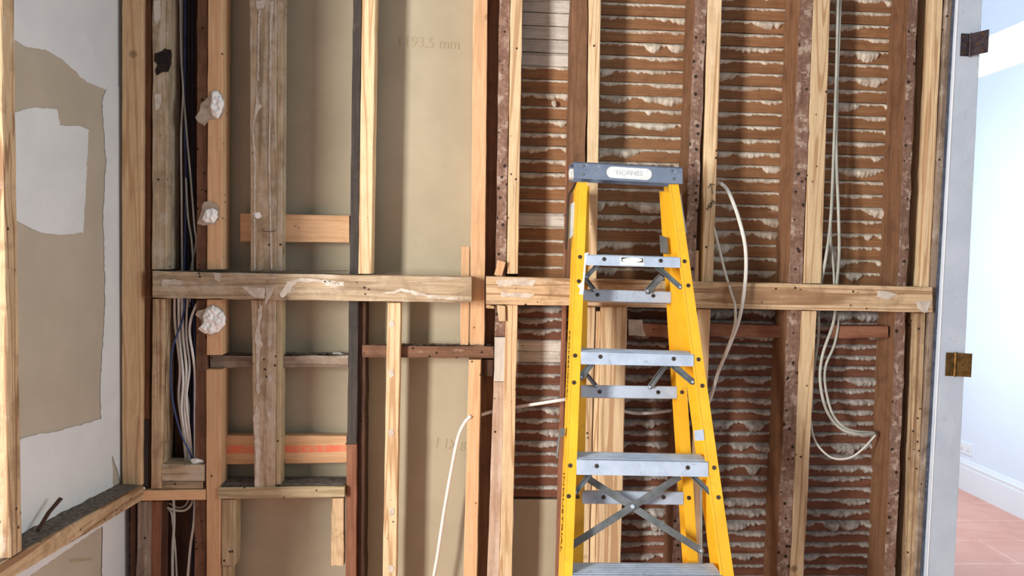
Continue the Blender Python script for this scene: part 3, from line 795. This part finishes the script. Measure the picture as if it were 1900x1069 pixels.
# ------------------------------------------------------------------ ADHESIVE DABS
def dab(label, pts, cpt, paper, yo, rel, seed):
    cw = W(cpt[0], cpt[1], F+yo)
    t = empty('adhesive_dab', cw, label, 'adhesive')
    # paper backing
    if paper:
        flat('paper_backing', paper, lambda x, y: W(x, y, F+yo-.0035), Vector((0, .003, 0)), M['paper'], t, 'torn brown plasterboard paper', 3, 1.5, seed)
    out = rough_outline(pts, 2.5, 2.0, seed)
    ctr = Vector(cpt)
    vs, fs = [], []
    R = 7; n = len(out)
    for r in range(R+1):
        s = 1-r/R
        for p in out:
            q = ctr+(Vector(p)-ctr)*s
            b = W(q.x, q.y, F+yo-.0035)
            hh = rel*(1-s**3)*.8+.0016*(r > 0)+.009*(r > 0)*noise.noise(b*95+Vector((seed, 0, 0)))*min(1, (1-s)*4)+.003*(r > 0)
            vs.append(b+Vector((0, -max(0, hh), 0)))
    for r in range(R):
        for k in range(n): fs.append((r*n+k, r*n+(k+1) % n, (r+1)*n+(k+1) % n, (r+1)*n+k))
    fs.append(tuple(range(n)))
    link_mesh('white_adhesive', vs, fs, M['adhesive'], t)
dab('topmost white adhesive dab with torn paper on the pine stud', [(392, 172), (402, 169), (410, 176), (416, 190), (413, 208), (404, 220), (394, 216), (390, 200), (394, 185)], (403, 195),
    [(384, 182), (392, 172), (404, 170), (414, 178), (417, 205), (410, 220), (388, 222), (380, 234), (368, 226), (362, 218), (370, 206), (372, 192), (380, 188)], 0, .006, 3)
dab('smallest white adhesive dab above the weathered rail', [(382, 388), (394, 386), (404, 392), (404, 404), (396, 414), (382, 414), (375, 408)], (391, 401),
    [(378, 374), (396, 374), (407, 384), (408, 402), (398, 416), (376, 419), (366, 414), (372, 398)], 0, .006, 11)
dab('largest white adhesive dab just below the weathered rail', [(384, 572), (394, 567), (408, 574), (418, 588), (418, 602), (406, 614), (390, 621), (378, 618), (368, 610), (378, 598), (376, 584)], (395, 594),
    [(378, 574), (394, 565), (412, 572), (420, 592), (414, 610), (394, 623), (372, 614), (374, 594), (362, 584), (366, 578)], 0, .010, 17)
# adhesive lump in the cable bay
lp = W(1541, 474, F+.09)
vs, fs = [], []
for a in range(13):
    th = math.pi*a/12
    for k in range(18):
        ph_ = 2*math.pi*k/18
        d = Vector((math.sin(th)*math.cos(ph_), math.cos(th), math.sin(th)*math.sin(ph_)))
        r = 1+.22*noise.noise(d*2.2)
        vs.append(lp+Vector((d.x*.021*r, d.y*.018*r, d.z*.032*r)))
for a in range(12):
    for k in range(18): fs.append((a*18+k, a*18+(k+1) % 18, (a+1)*18+(k+1) % 18, (a+1)*18+k))
tag(link_mesh('plaster_lump', vs, fs, M['plaster'], None, smooth=True), 'round pale plaster lump behind the hanging cables just above the rail', 'plaster')
# little white wood filler scraps
def crumb(label, px, py, yo, sx, sz, mat='adhesive', seed=0):
    c = W(px, py, F+yo); vs, fs = [], []
    for a in range(9):
        th = math.pi*a/8
        for k in range(12):
            ph_ = 2*math.pi*k/12
            d = Vector((math.sin(th)*math.cos(ph_), math.sin(th)*math.sin(ph_), math.cos(th)))
            r = 1+.45*noise.noise(d*1.9+Vector((seed, 0, 0)))
            vs.append(c+Vector((d.x*sx*r, d.y*sx*.5*r, d.z*sz*r)))
    for a in range(8):
        for k in range(12): fs.append((a*12+k, a*12+(k+1) % 12, (a+1)*12+(k+1) % 12, (a+1)*12+k))
    tag(link_mesh('plaster_crumb', vs, fs, M[mat], None), label, 'plaster crumb')
crumb('white folded scrap lying on the stained block below the cables', 366, 855, .02, .022, .009, 'adhesive', 1)
crumb('grey plaster crumb lying on the grey batten beside the black stud', 628, 656, .05, .020, .006, 'plaster_dark', 2)
crumb('tiny white crumb on the narrow rail beside the corner stud', 266, 906, .01, .006, .004, 'adhesive', 4)
crumb('grey crumb stuck on the lath wall beside the door-frame side stud', 1722, 722, .02, .007, .012, 'plaster', 6)
crumb('small white flake stuck on the short laths of the narrow bay', 1028, 192, .10, .008, .010, 'plaster', 7)

# ledge dust top
def dust_top(parent, x0, x1, ytop, yo, D, seed, mat='dust', th=.003):
    a, b = W(x0, ytop, F+yo), W(x1, ytop, F+yo)
    z = max(a.z, b.z); vs, fs = [], []
    n = 40
    for i in range(n+1):
        for k in range(7):
            x = a.x+(b.x-a.x)*i/n; s = k/6
            zz = a.z+(b.z-a.z)*i/n
            vs.append(Vector((x, F+yo+.003+(D-.006)*s, zz+.0004+th*abs(noise.noise(Vector((x*40, s*5, seed)))))))
    for i in range(n):
        for k in range(6): fs.append((i*7+k, (i+1)*7+k, (i+1)*7+k+1, i*7+k+1))
    link_mesh('dust_layer', vs, fs, M[mat], parent, smooth=True)['label'] = 'grey dust on the top face'
dust_top(ledge, 407, 637, 902.3, -.006, .105, 5)
dust_top(bpy.data.objects['grey_batten'], 393, 644, 660, .03, .06, 8, 'rubble', .010)
dust_top(bpy.data.objects['brown_batten'], 675, 912, 642, .03, .05, 9, 'rubble', .008)
dust_top(wr, 286, 640, 504, -.030, .070, 12, 'rubble', .005)

# ------------------------------------------------------------------ CABLES
for lab, pts, m in (
  ('grey cable nearest the weathered stud above the rail', [(334, -60, .06), (336, 100, .06), (340, 170, .05), (336, 250, .05), (337, 380, .05), (338, 520, .06), (335, 560, .05)], 'cable_grey'),
  ('grey cable bowing to the right above the weathered rail', [(338, -60, .07), (338, 120, .07), (346, 240, .05), (354, 330, .04), (361, 420, .04), (364, 450, .05), (355, 500, .06), (350, 570, .06)], 'cable_grey'),
  ('light blue cable in the middle of the bundle above the rail', [(344, -60, .08), (343, 200, .07), (345, 350, .06), (342, 500, .06), (340, 560, .06)], 'cable_blue'),
  ('dark blue cable behind the others above the rail', [(350, -60, .085), (350, 200, .08), (349, 400, .08), (350, 560, .07)], 'cable_navy'),
  ('dark blue cable beside the nailed old stud above the rail', [(357, -60, .085), (357, 200, .085), (358, 400, .08), (357, 560, .07)], 'cable_navy'),
  ('pair-like thin grey cable crossing the bundle above the rail', [(345, 330, .05), (349, 400, .045), (356, 450, .04), (358, 500, .05), (352, 560, .06)], 'cable_grey'),
  ): cable('cable', lab, pts, .0032, .0028, m)
low = [
  ('outermost white cable at the left of the lower bundle', [(324, 545, .05), (325, 600, .05), (334, 680, .04), (332, 740, .04), (340, 800, .05), (346, 862, .06)], 'cable', .0045),
  ('second white cable of the lower bundle', [(331, 545, .045), (333, 620, .04), (340, 700, .03), (337, 760, .03), (344, 810, .04), (350, 862, .055)], 'cable', .0045),
  ('white cable in the middle of the lower bundle', [(337, 545, .05), (340, 620, .035), (346, 690, .03), (343, 760, .03), (350, 820, .04), (354, 862, .055)], 'cable', .0045),
  ('grey cable crossing the middle of the lower bundle', [(343, 545, .06), (336, 640, .05), (345, 720, .035), (350, 770, .035), (346, 862, .05)], 'cable_grey', .004),
  ('thin white cable passing in front of the lower bundle', [(348, 545, .055), (346, 620, .03), (352, 680, .03), (346, 740, .025), (352, 800, .035), (358, 862, .055)], 'cable', .0035),
  ('white cable bowing right beside the nailed old stud', [(366, 562, .03), (355, 590, .02), (352, 620, .02), (358, 660, .02), (362, 700, .03), (362, 780, .03), (362, 862, .04)], 'cable', .0042),
  ('bright blue cable looping out left of the lower bundle', [(343, 545, .04), (339, 590, .03), (322, 640, .015), (317, 680, .012), (320, 740, .015), (334, 800, .02), (352, 840, .03), (360, 862, .05)], 'cable_blue', .0032),
  ('dark blue cable right of centre in the lower bundle', [(352, 545, .07), (354, 640, .06), (353, 720, .06), (356, 800, .06), (360, 862, .06)], 'cable_navy', .0045),
  ('dark blue cable at the right edge of the lower bundle', [(358, 545, .07), (361, 640, .05), (359, 740, .05), (358, 862, .06)], 'cable_blue', .0030),
  ('thin dark cable at the back of the lower bundle', [(330, 545, .09), (333, 640, .09), (346, 760, .08), (350, 862, .08)], 'cable_navy', .0045),
]
for lab, pts, m, r in low: cable('cable', lab, pts, r, r*.8, m)
for lab, pts, m, r in (
  ('white cable running straight down below the narrow pine rail', [(322, 925, .05), (323, 970, .05), (320, 1030, .05), (321, 1120, .05)], 'cable_grey', .0048),
  ('white cable slanting down to the left below the narrow pine rail', [(362, 925, .05), (360, 970, .045), (353, 1020, .045), (345, 1120, .045)], 'cable', .0045),
  ('grey cable loop hanging just below the narrow pine rail', [(310, 942, .05), (325, 947, .045), (343, 947, .04), (355, 936, .04), (358, 922, .05)], 'cable_grey', .0038),
  ('second grey cable loop nested in the loop below the narrow rail', [(314, 934, .055), (330, 942, .055), (344, 938, .05), (352, 922, .05)], 'cable_grey', .0030),
  ('grey cable coming off the loop and hanging down at bottom left', [(308, 940, .06), (318, 952, .05), (321, 975, .05), (326, 1030, .055), (330, 1120, .055)], 'cable_grey', .0035),
  ('dark blue cable beside the nailed old stud at bottom left', [(358, 925, .07), (357, 1000, .07), (361, 1120, .07)], 'cable_navy', .0045),
  ): cable('cable', lab, pts, r, r*.8, m)
cable('cable', 'white cable dropping from the orange pine stud in front of the beige drywall', [(874, 772, .010), (862, 785, .02), (850, 812, .03), (838, 870, .035), (824, 950, .035), (812, 1030, .03), (803, 1085, .03), (790, 1200, .03)], .0058, .004, 'cable')
cable('cable', 'white cable running level from the whitewashed board to behind the ladder', [(893, 770, .07), (905, 766, .07), (925, 761, .075), (960, 755, .065), (1000, 749, .05), (1045, 742, .02), (1075, 740, .075), (1160, 764, .085), (1200, 767, .085), (1245, 762, .08), (1260, 760, .085)], .0058, .004, 'cable')
cable('cable', 'thick white cable arching out of the pencilled pine stud', [(1325, 343, .05), (1334, 339, .03), (1348, 350, .0), (1360, 375, -.03), (1372, 410, -.05), (1383, 460, -.06), (1383, 520, -.065), (1372, 590, -.065), (1352, 645, -.04), (1333, 690, .01), (1318, 740, .05), (1300, 775, .08)], .0062, .004, 'cable')
cable('cable', 'thin white cable curving down behind the thick one into the lath bay', [(1324, 420, .06), (1334, 460, .04), (1346, 508, -.0), (1356, 540, -.040), (1364, 570, -.045), (1362, 610, -.03), (1344, 660, .02), (1326, 710, .06), (1312, 742, .08)], .0045, .003, 'cable')
cable('cable', 'grey cable hanging left of the pair from the top of the last bay', [(1557, -60, .03), (1554, 40, .03), (1551, 160, .03), (1545, 330, .02), (1540, 420, .01), (1532, 480, -.0), (1524, 524, .02), (1519, 560, .046), (1519, 590, .03), (1518, 630, .03), (1508, 700, .06), (1506, 760, .07)], .0050, .0035, 'cable_grey')
cable('cable', 'grey cable hanging down the last bay and looping to the right', [(1561, -60, .04), (1557, 60, .035), (1551, 240, .03), (1556, 400, .01), (1557, 470, .0), (1553, 524, .02), (1551, 560, .046), (1546, 600, .005), (1526, 660, .01), (1522, 710, .02), (1534, 762, .03), (1560, 795, .03), (1595, 806, .03), (1625, 804, .045)], .0052, .0035, 'cable_grey')
cable('cable', 'grey cable hanging closest to the last old stud with a narrower loop', [(1551, -60, .05), (1553, 60, .045), (1553, 220, .04), (1547, 340, .03), (1541, 430, .03), (1547, 500, .02), (1549, 560, .046), (1555, 600, .02), (1548, 640, .02), (1532, 680, .02), (1532, 720, .02), (1546, 770, .03), (1575, 797, .03), (1624, 803, .048)], .0045, .003, 'cable_grey')
cable('cable', 'white cable sagging lowest below the end of the two loops', [(1503, 770, .06), (1508, 805, .05), (1520, 830, .03), (1545, 850, .02), (1575, 850, .02), (1600, 834, .03), (1626, 806, .048)], .0038, .003, 'cable')
# nail, bent, on wide stud
ln = [W(487, 424, F-.003), W(487, 429, F-.010), W(500, 430, F-.010), W(512, 429, F-.008), W(513, 424, F-.004)]
tag(link_mesh('bent_wire', *tube(ln, .0009, .0009, 6), M['rivet']), 'thin rusty bent wire on the wide stud above the rail', 'wire')

# ------------------------------------------------------------------ LADDER
TH = math.radians(13)
NL = Vector((0, -math.cos(TH), math.sin(TH)))      # out of the ladder, towards the room
UL = Vector((0, math.sin(TH), math.cos(TH)))       # up the rails
P0 = W(1165, 322, 2.255)
def L(px, py, off=0.0):
    r = ray(px, py); pp = P0+NL*off
    return r*(pp.dot(NL)/r.dot(NL))
BK = -NL
lad_base = L(1195, 1069)
lad = empty('stepladder', Vector((lad_base.x, lad_base.y, ZF)), 'yellow fibreglass stepladder with blue grey metal steps leaning folded on the stud wall', 'ladder')
def down(pt, qt, z=ZF):
    d = qt-pt; return pt+d*((z-pt.z)/d.z)
def rail(name, xl0, xr0, y0, xl1, xr1, y1, off, D, web_side, label=None, t=.004):
    A0, Bt0 = L(xl0, y0, off), L(xr0, y0, off); A1, Bt1 = L(xl1, y1, off), L(xr1, y1, off)
    A1, Bt1 = down(A0, A1), down(Bt0, Bt1)
    V_, F_ = [], []
    N = 24
    for i in range(N+1):
        u = i/N; a = A0.lerp(A1, u); b = Bt0.lerp(Bt1, u); w = b-a; W_ = w.length; w.normalize()
        if web_side == 'L':   # web on the left, open to the right
            prof = [(0, 0), (W_, 0), (W_, t), (t, t), (t, D-t), (W_, D-t), (W_, D), (0, D)]
        else:
            prof = [(0, 0), (W_, 0), (W_, D), (0, D), (0, D-t), (W_-t, D-t), (W_-t, t), (0, t)]
        V_ += [a+w*x+BK*y_ for x, y_ in prof]
    for i in range(N):
        for k in range(8): F_.append((i*8+k, i*8+(k+1) % 8, (i+1)*8+(k+1) % 8, (i+1)*8+k))
    F_.append(tuple(range(7, -1, -1))); F_.append(tuple(N*8+k for k in range(8)))
    o = link_mesh(name, V_, F_, M['yellow'], lad)
    if label: o['label'] = label
    return o
fl = rail('front_rail', 1071, 1090, 338, 1043, 1062, 1069, 0, .085, 'L', 'left front rail')
frr = rail('front_rail', 1241, 1259, 342, 1337, 1362, 1069, 0, .085, 'R', 'right front rail')
rl = rail('rear_rail', 1078, 1094, 345, 1059, 1082, 1069, -.105, .060, 'L', 'left rear rail')
rrr = rail('rear_rail', 1232, 1250, 345, 1278, 1297, 1069, -.105, .060, 'R', 'right rear rail')
# lighter inner lip on rails
for o_, x0, x1, xa_, xb_ in ((frr, 1242, 1244.5, 1338, 1341), (fl, 1071, 1073, 1043, 1045.5)):
    v, f_ = board_mesh(L(x0, 342, .0012), L(xa_, 1069, .0012), L(x1, 342, .0012), L(xb_, 1069, .0012), BK*.002, seg=4, jit=0, ch=.0003)
    link_mesh('rail_lip', v, f_, M['yellow'], o_)
# cap
q_ = [L(1064, 300, .012), L(1266, 310.5, .012), L(1267, 341.5, .012), L(1065, 331, .012)]
hz_ = Vector((0, .100, 0)); dn_ = q_[3]-q_[0]
v, f_ = merge([hexa(q_, Vector((0, .004, 0))), hexa([q_[0], q_[1], q_[1]+dn_*.08, q_[0]+dn_*.08], hz_),
               hexa([p+hz_ for p in q_], Vector((0, .004, 0)))])
cap = link_mesh('top_cap', v, f_, M['metal_blue'], lad)
def rivets(lst, off, parent, r=.0062, m='rivet', h=.003):
    for x, y_ in lst: link_mesh('rivet', *disc(L(x, y_, off), NL, r, h), M[m], parent)
rivets([(1082, 308), (1082, 324), (1247, 317), (1250, 332)], .012, cap, .004, 'metal_dark')
# capsule sticker
pts = []
for k in range(13):
    a = math.pi/2+math.pi*k/12; pts.append((1136+10.5*math.cos(a), 319.5-10.5*math.sin(a)*1))
for k in range(13):
    a = -math.pi/2+math.pi*k/12; pts.append((1199+10.5*math.cos(a), 323.5-10.5*math.sin(a)))
stk = flat('sticker', pts, lambda x, y: L(x, y, .0132), BK*.001, M['sticker'], cap, 'worn white capsule sticker with faint letters', 3, 0)
lettering('GORNES', .021, L(1168, 321.5, .0136), L(1200, 323, 0)-L(1136, 319.7, 0), UL, M['worn_letters'], stk, 1.0, 'worn_lettering')
crumb_ = flat('paint_chip', [(1057, 313), (1065, 313), (1065, 330), (1057, 329)], lambda x, y: L(x, y, -.02), BK*.02, M['sticker'], cap, 'pale chipped cap end', 3, .6, 2)
# steps: front face + tread + back lip, one mesh each
def step(xl, xr, yt_l, yt_r, yb_l, yb_r, label, off=.003, depth=.080, m='metal'):
    a, b, c, d = L(xl, yt_l, off), L(xr, yt_r, off), L(xr, yb_r, off), L(xl, yb_l, off)
    t = .003; hz = Vector((0, depth, 0)); hh = (a-d)
    parts = [hexa([d, c, b, a], Vector((0, t, 0)))]
    parts.append(hexa([a-hh*.06, b-hh*.06, b, a], hz))
    parts.append(hexa([d+hz, c+hz, b+hz, a+hz], Vector((0, t, 0))))
    # ribs on the tread
    for k in range(6):
        y0 = .008+.012*k
        q = [a+Vector((0, y0, .0)), b+Vector((0, y0, .0)), b+Vector((0, y0, .0012)), a+Vector((0, y0, .0012))]
        parts.append(hexa(q, Vector((0, .005, 0))))
    o = link_mesh('step', *merge(parts), M[m], lad)
    o['label'] = label
    return o
s1 = step(1088, 1262, 473, 478, 492, 497, 'topmost step', m='metal')
s2 = step(1078, 1287, 652, 658, 676, 680, 'second step')
s3 = step(1070, 1314, 852, 857, 881, 885, 'third step')
s4 = step(1062, 1340, 1067, 1068, 1097, 1098, 'lowest visible step')
# lower step out of the picture keeps the ladder whole
s5 = step(1054, 1366, 1290, 1292, 1320, 1322, 'fifth step')
rivets([(1121, 481), (1226, 484)], .003, s1); rivets([(1114, 662), (1250, 666)], .003, s2); rivets([(1107, 865), (1276, 868)], .003, s3)
def rung(xl, xr, a, b, c, d, label):
    v, f_ = board_mesh(L(xl, a, -.104), L(xr, b, -.104), L(xl, c, -.104), L(xr, d, -.104), BK*.03, seg=4, jit=0, ch=.002)
    o = link_mesh('rear_rung', v, f_, M['metal'], lad); o['label'] = label; return o
r1 = rung(1082, 1245, 536, 541, 558, 562, 'upper rear rung')
r2 = rung(1078, 1256, 714, 717, 738, 740, 'middle rear rung')
r3 = rung(1080, 1268, 911, 913, 935, 937, 'lower rear rung')
r4 = rung(1074, 1280, 1120, 1122, 1146, 1148, 'rear rung near the floor')
rivets([(1109, 547), (1212, 549)], -.104, r1); rivets([(1113, 727), (1221, 728)], -.104, r2); rivets([(1120, 923), (1231, 923)], -.104, r3)
rivets([(1076, 477), (1074, 522), (1067, 660), (1065, 710), (1058, 864), (1055, 921)], 0, fl)
rivets([(1270, 485), (1277, 530), (1296, 667), (1303, 716), (1325, 868), (1333, 923)], 0, frr)
rivets([(1265, 728), (1278, 924)], -.105, rrr); rivets([(1072, 922)], -.105, rl)
def strap(p, q, w, o1, o2, label, m='metal_dark', name='brace', channel=True):
    a, b = L(p[0], p[1], o1), L(q[0], q[1], o2)
    d = (b-a).normalized(); s = d.cross(NL).normalized()*w/2
    parts = [hexa([a-s, b-s, b+s, a+s], BK*.003)]
    if channel:
        parts.append(hexa([a-s, b-s, b-s*.8, a-s*.8], NL*.005)); parts.append(hexa([a+s*.8, b+s*.8, b+s, a+s], NL*.005))
    nose = disc(b+NL*-.001, NL, w/2*.95, .002)
    parts.append(nose)
    o = link_mesh(name, *merge(parts), M[m], lad); o['label'] = label
    link_mesh('rivet', *disc(b+NL*.001, NL, .004, .0025), M['metal'], o)
    return o
strap((1084, 884), (1301, 1022), .020, -.068, -.068, 'spreader strap crossing down to the right', channel=False, name='spreader')
strap((1262, 884), (1058, 1014), .020, -.062, -.062, 'spreader strap crossing down to the left', channel=False, name='spreader')
link_mesh('spreader_pin', *disc(L(1174, 940, -.060), NL, .006, .003), M['metal'], lad)
strap((1284, 882), (1318, 915), .014, -.02, -.006, 'brace under the third step, right side')
strap((1094, 880), (1068, 914), .014, -.02, -.012, 'brace under the third step, left side')
strap((1246, 676), (1285, 709), .018, -.02, -.006, 'brace under the second step, right side')
strap((1098, 674), (1078, 700), .018, -.02, -.012, 'brace under the second step, left side')
strap((1236, 676), (1206, 718), .016, -.09, -.10, 'rear brace under the second step, right side')
strap((1086, 692), (1106, 716), .012, -.09, -.10, 'rear brace under the second step, left side')
strap((1218, 494), (1262, 533), .014, -.02, -.006, 'brace under the topmost step, right side')
strap((1110, 490), (1088, 514), .014, -.02, -.012, 'brace under the topmost step, left side')
strap((1228, 512), (1202, 540), .022, -.09, -.10, 'rear brace under the topmost step, right side')
strap((1082, 512), (1102, 538), .014, -.09, -.10, 'rear brace under the topmost step, left side')
# hinge gusset on the outer left rail
gx = .0
def LW(px, py, X):   # on the outer web (x = const)
    r = ray(px, py); return r*(X/r.x)
g = flat('hinge_plate', [(1056, 381), (1068, 372), (1067, 430), (1058, 443), (1051, 445)], lambda x, y: L(x, y, -.055), BK*.003, M['metal'], lad, 'grey hinge plate beside the left front rail', 3, 0)
rivets([(1064, 385), (1062, 432)], -.052, g, .004, 'metal')
v, f_ = tube(catmull([L(1068, 340, -.05), L(1062, 352, -.05), L(1056, 362, -.05), L(1054, 385, -.05), L(1052, 440, -.05), L(1050, 462, -.05)], 6), .0035, .003, 8)
link_mesh('pivot_strap', v, f_, M['rubber'], lad)['label'] = 'dark curved pivot strap at the upper left'
v, f_ = tube(catmull([L(1041, 800, -.03), L(1037, 820, -.05), L(1034, 850, -.06)], 6), .004, .003, 8)
link_mesh('cord_end', v, f_, M['metal_dark'], lad)
g2 = flat('bracket', [(1040, 796), (1048, 794), (1048, 808), (1041, 811)], lambda x, y: L(x, y, -.012), BK*.02, M['metal_dark'], lad, 'grey clip on the left rail', 3, 0)
g3 = flat('bracket', [(1289, 799), (1305, 797), (1307, 817), (1291, 818)], lambda x, y: L(x, y, .003), BK*.01, M['metal'], lad, 'small silver clip on the right front rail', 3, 0)
g4 = flat('bracket', [(1225, 436), (1238, 441), (1240, 471), (1227, 468)], lambda x, y: L(x, y, -.07), BK*.01, M['metal_dark'], lad, 'grey pivot bracket inside the right rail', 3, 0)
v, f_ = tube([L(1301, 890, -.07), L(1302, 1060, -.07)], .0035, .0035, 8)
link_mesh('spreader_rod', v, f_, M['metal_dark'], lad)['label'] = 'grey rod hanging behind the right rails'
v, f_ = board_mesh(L(1261, 360, -.05), L(1272, 432, -.05), L(1263, 360, -.05), L(1274.5, 432, -.05), BK*.02, seg=3, jit=0, ch=.0004)
link_mesh('hinge_plate', v, f_, M['metal'], lad)['label'] = 'grey hinge plate edge on the right rail'
# stickers
sk = flat('sticker', [(1151, 476.5), (1195, 478.5), (1195, 493), (1151, 491)], lambda x, y: L(x, y, .0038), BK*.0008, M['sticker'], s1, 'small white label with a black framed oval', 3, 0)
flat('label_band', [(1153, 477.8), (1193.5, 479.6), (1193.5, 487.0), (1153, 485.2)], lambda x, y: L(x, y, .0042), BK*.0004, M['ink'], sk, 'black band', 3, 0)
flat('label_oval', [(1173+19*math.cos(a*math.pi/12), 482.6+3.9*math.sin(a*math.pi/12)) for a in range(24)], lambda x, y: L(x, y, .0046), BK*.0004, M['white_paint'], sk, 'white oval', 3, 0)
# white paint spills
def spill(pts, off, seed, parent=fl):
    flat('paint_spill', pts, lambda x, y: L(x, y, off), BK*.0009, M['white_paint'], parent, 'white paint spill', 3, .8, seed)
spill([(1085, 470), (1092, 468), (1087, 490), (1084, 530), (1082, 547), (1074, 546), (1077, 536), (1071, 530), (1076, 527), (1081, 522), (1083, 500)], .0015, 1)
# painted lettering on the outer web of the left rail (stands on the narrow side face)
def web_text(txt, px, py0, py1, size, m):
    A = L(px[0], py0, -.030); Bq = L(px[1], py1, -.030)
    # outer web plane: through the rail edge, spanned by the rail direction and BK
    e0, e1 = L(1071, 338, 0), L(1043, 1069, 0)
    rd = (e1-e0).normalized(); nw = rd.cross(BK).normalized()
    if nw.x > 0: nw = -nw
    def on(px_, py_):
        r = ray(px_, py_); return r*((e0+nw*.0008).dot(nw)/r.dot(nw))
    c = e0.lerp(e1, ((py0+py1)/2-338)/(1069-338))+BK*.042+nw*.0008
    return lettering(txt, size, c, rd, BK*-1 if False else nw.cross(rd), M[m], fl, 1.0, 'rail_lettering', 'dark lettering on the side of the left rail')
web_text('PROFESSIONAL', (1047, 1047), 650, 735, .030, 'ink')
web_text('INDUSTRIAL', (1038, 1034), 895, 1030, .040, 'ink_red')
# feet
for nm, a, b, off in (('front', 1043, 1062, 0), ('front', 1337, 1362, 0)):
    pass
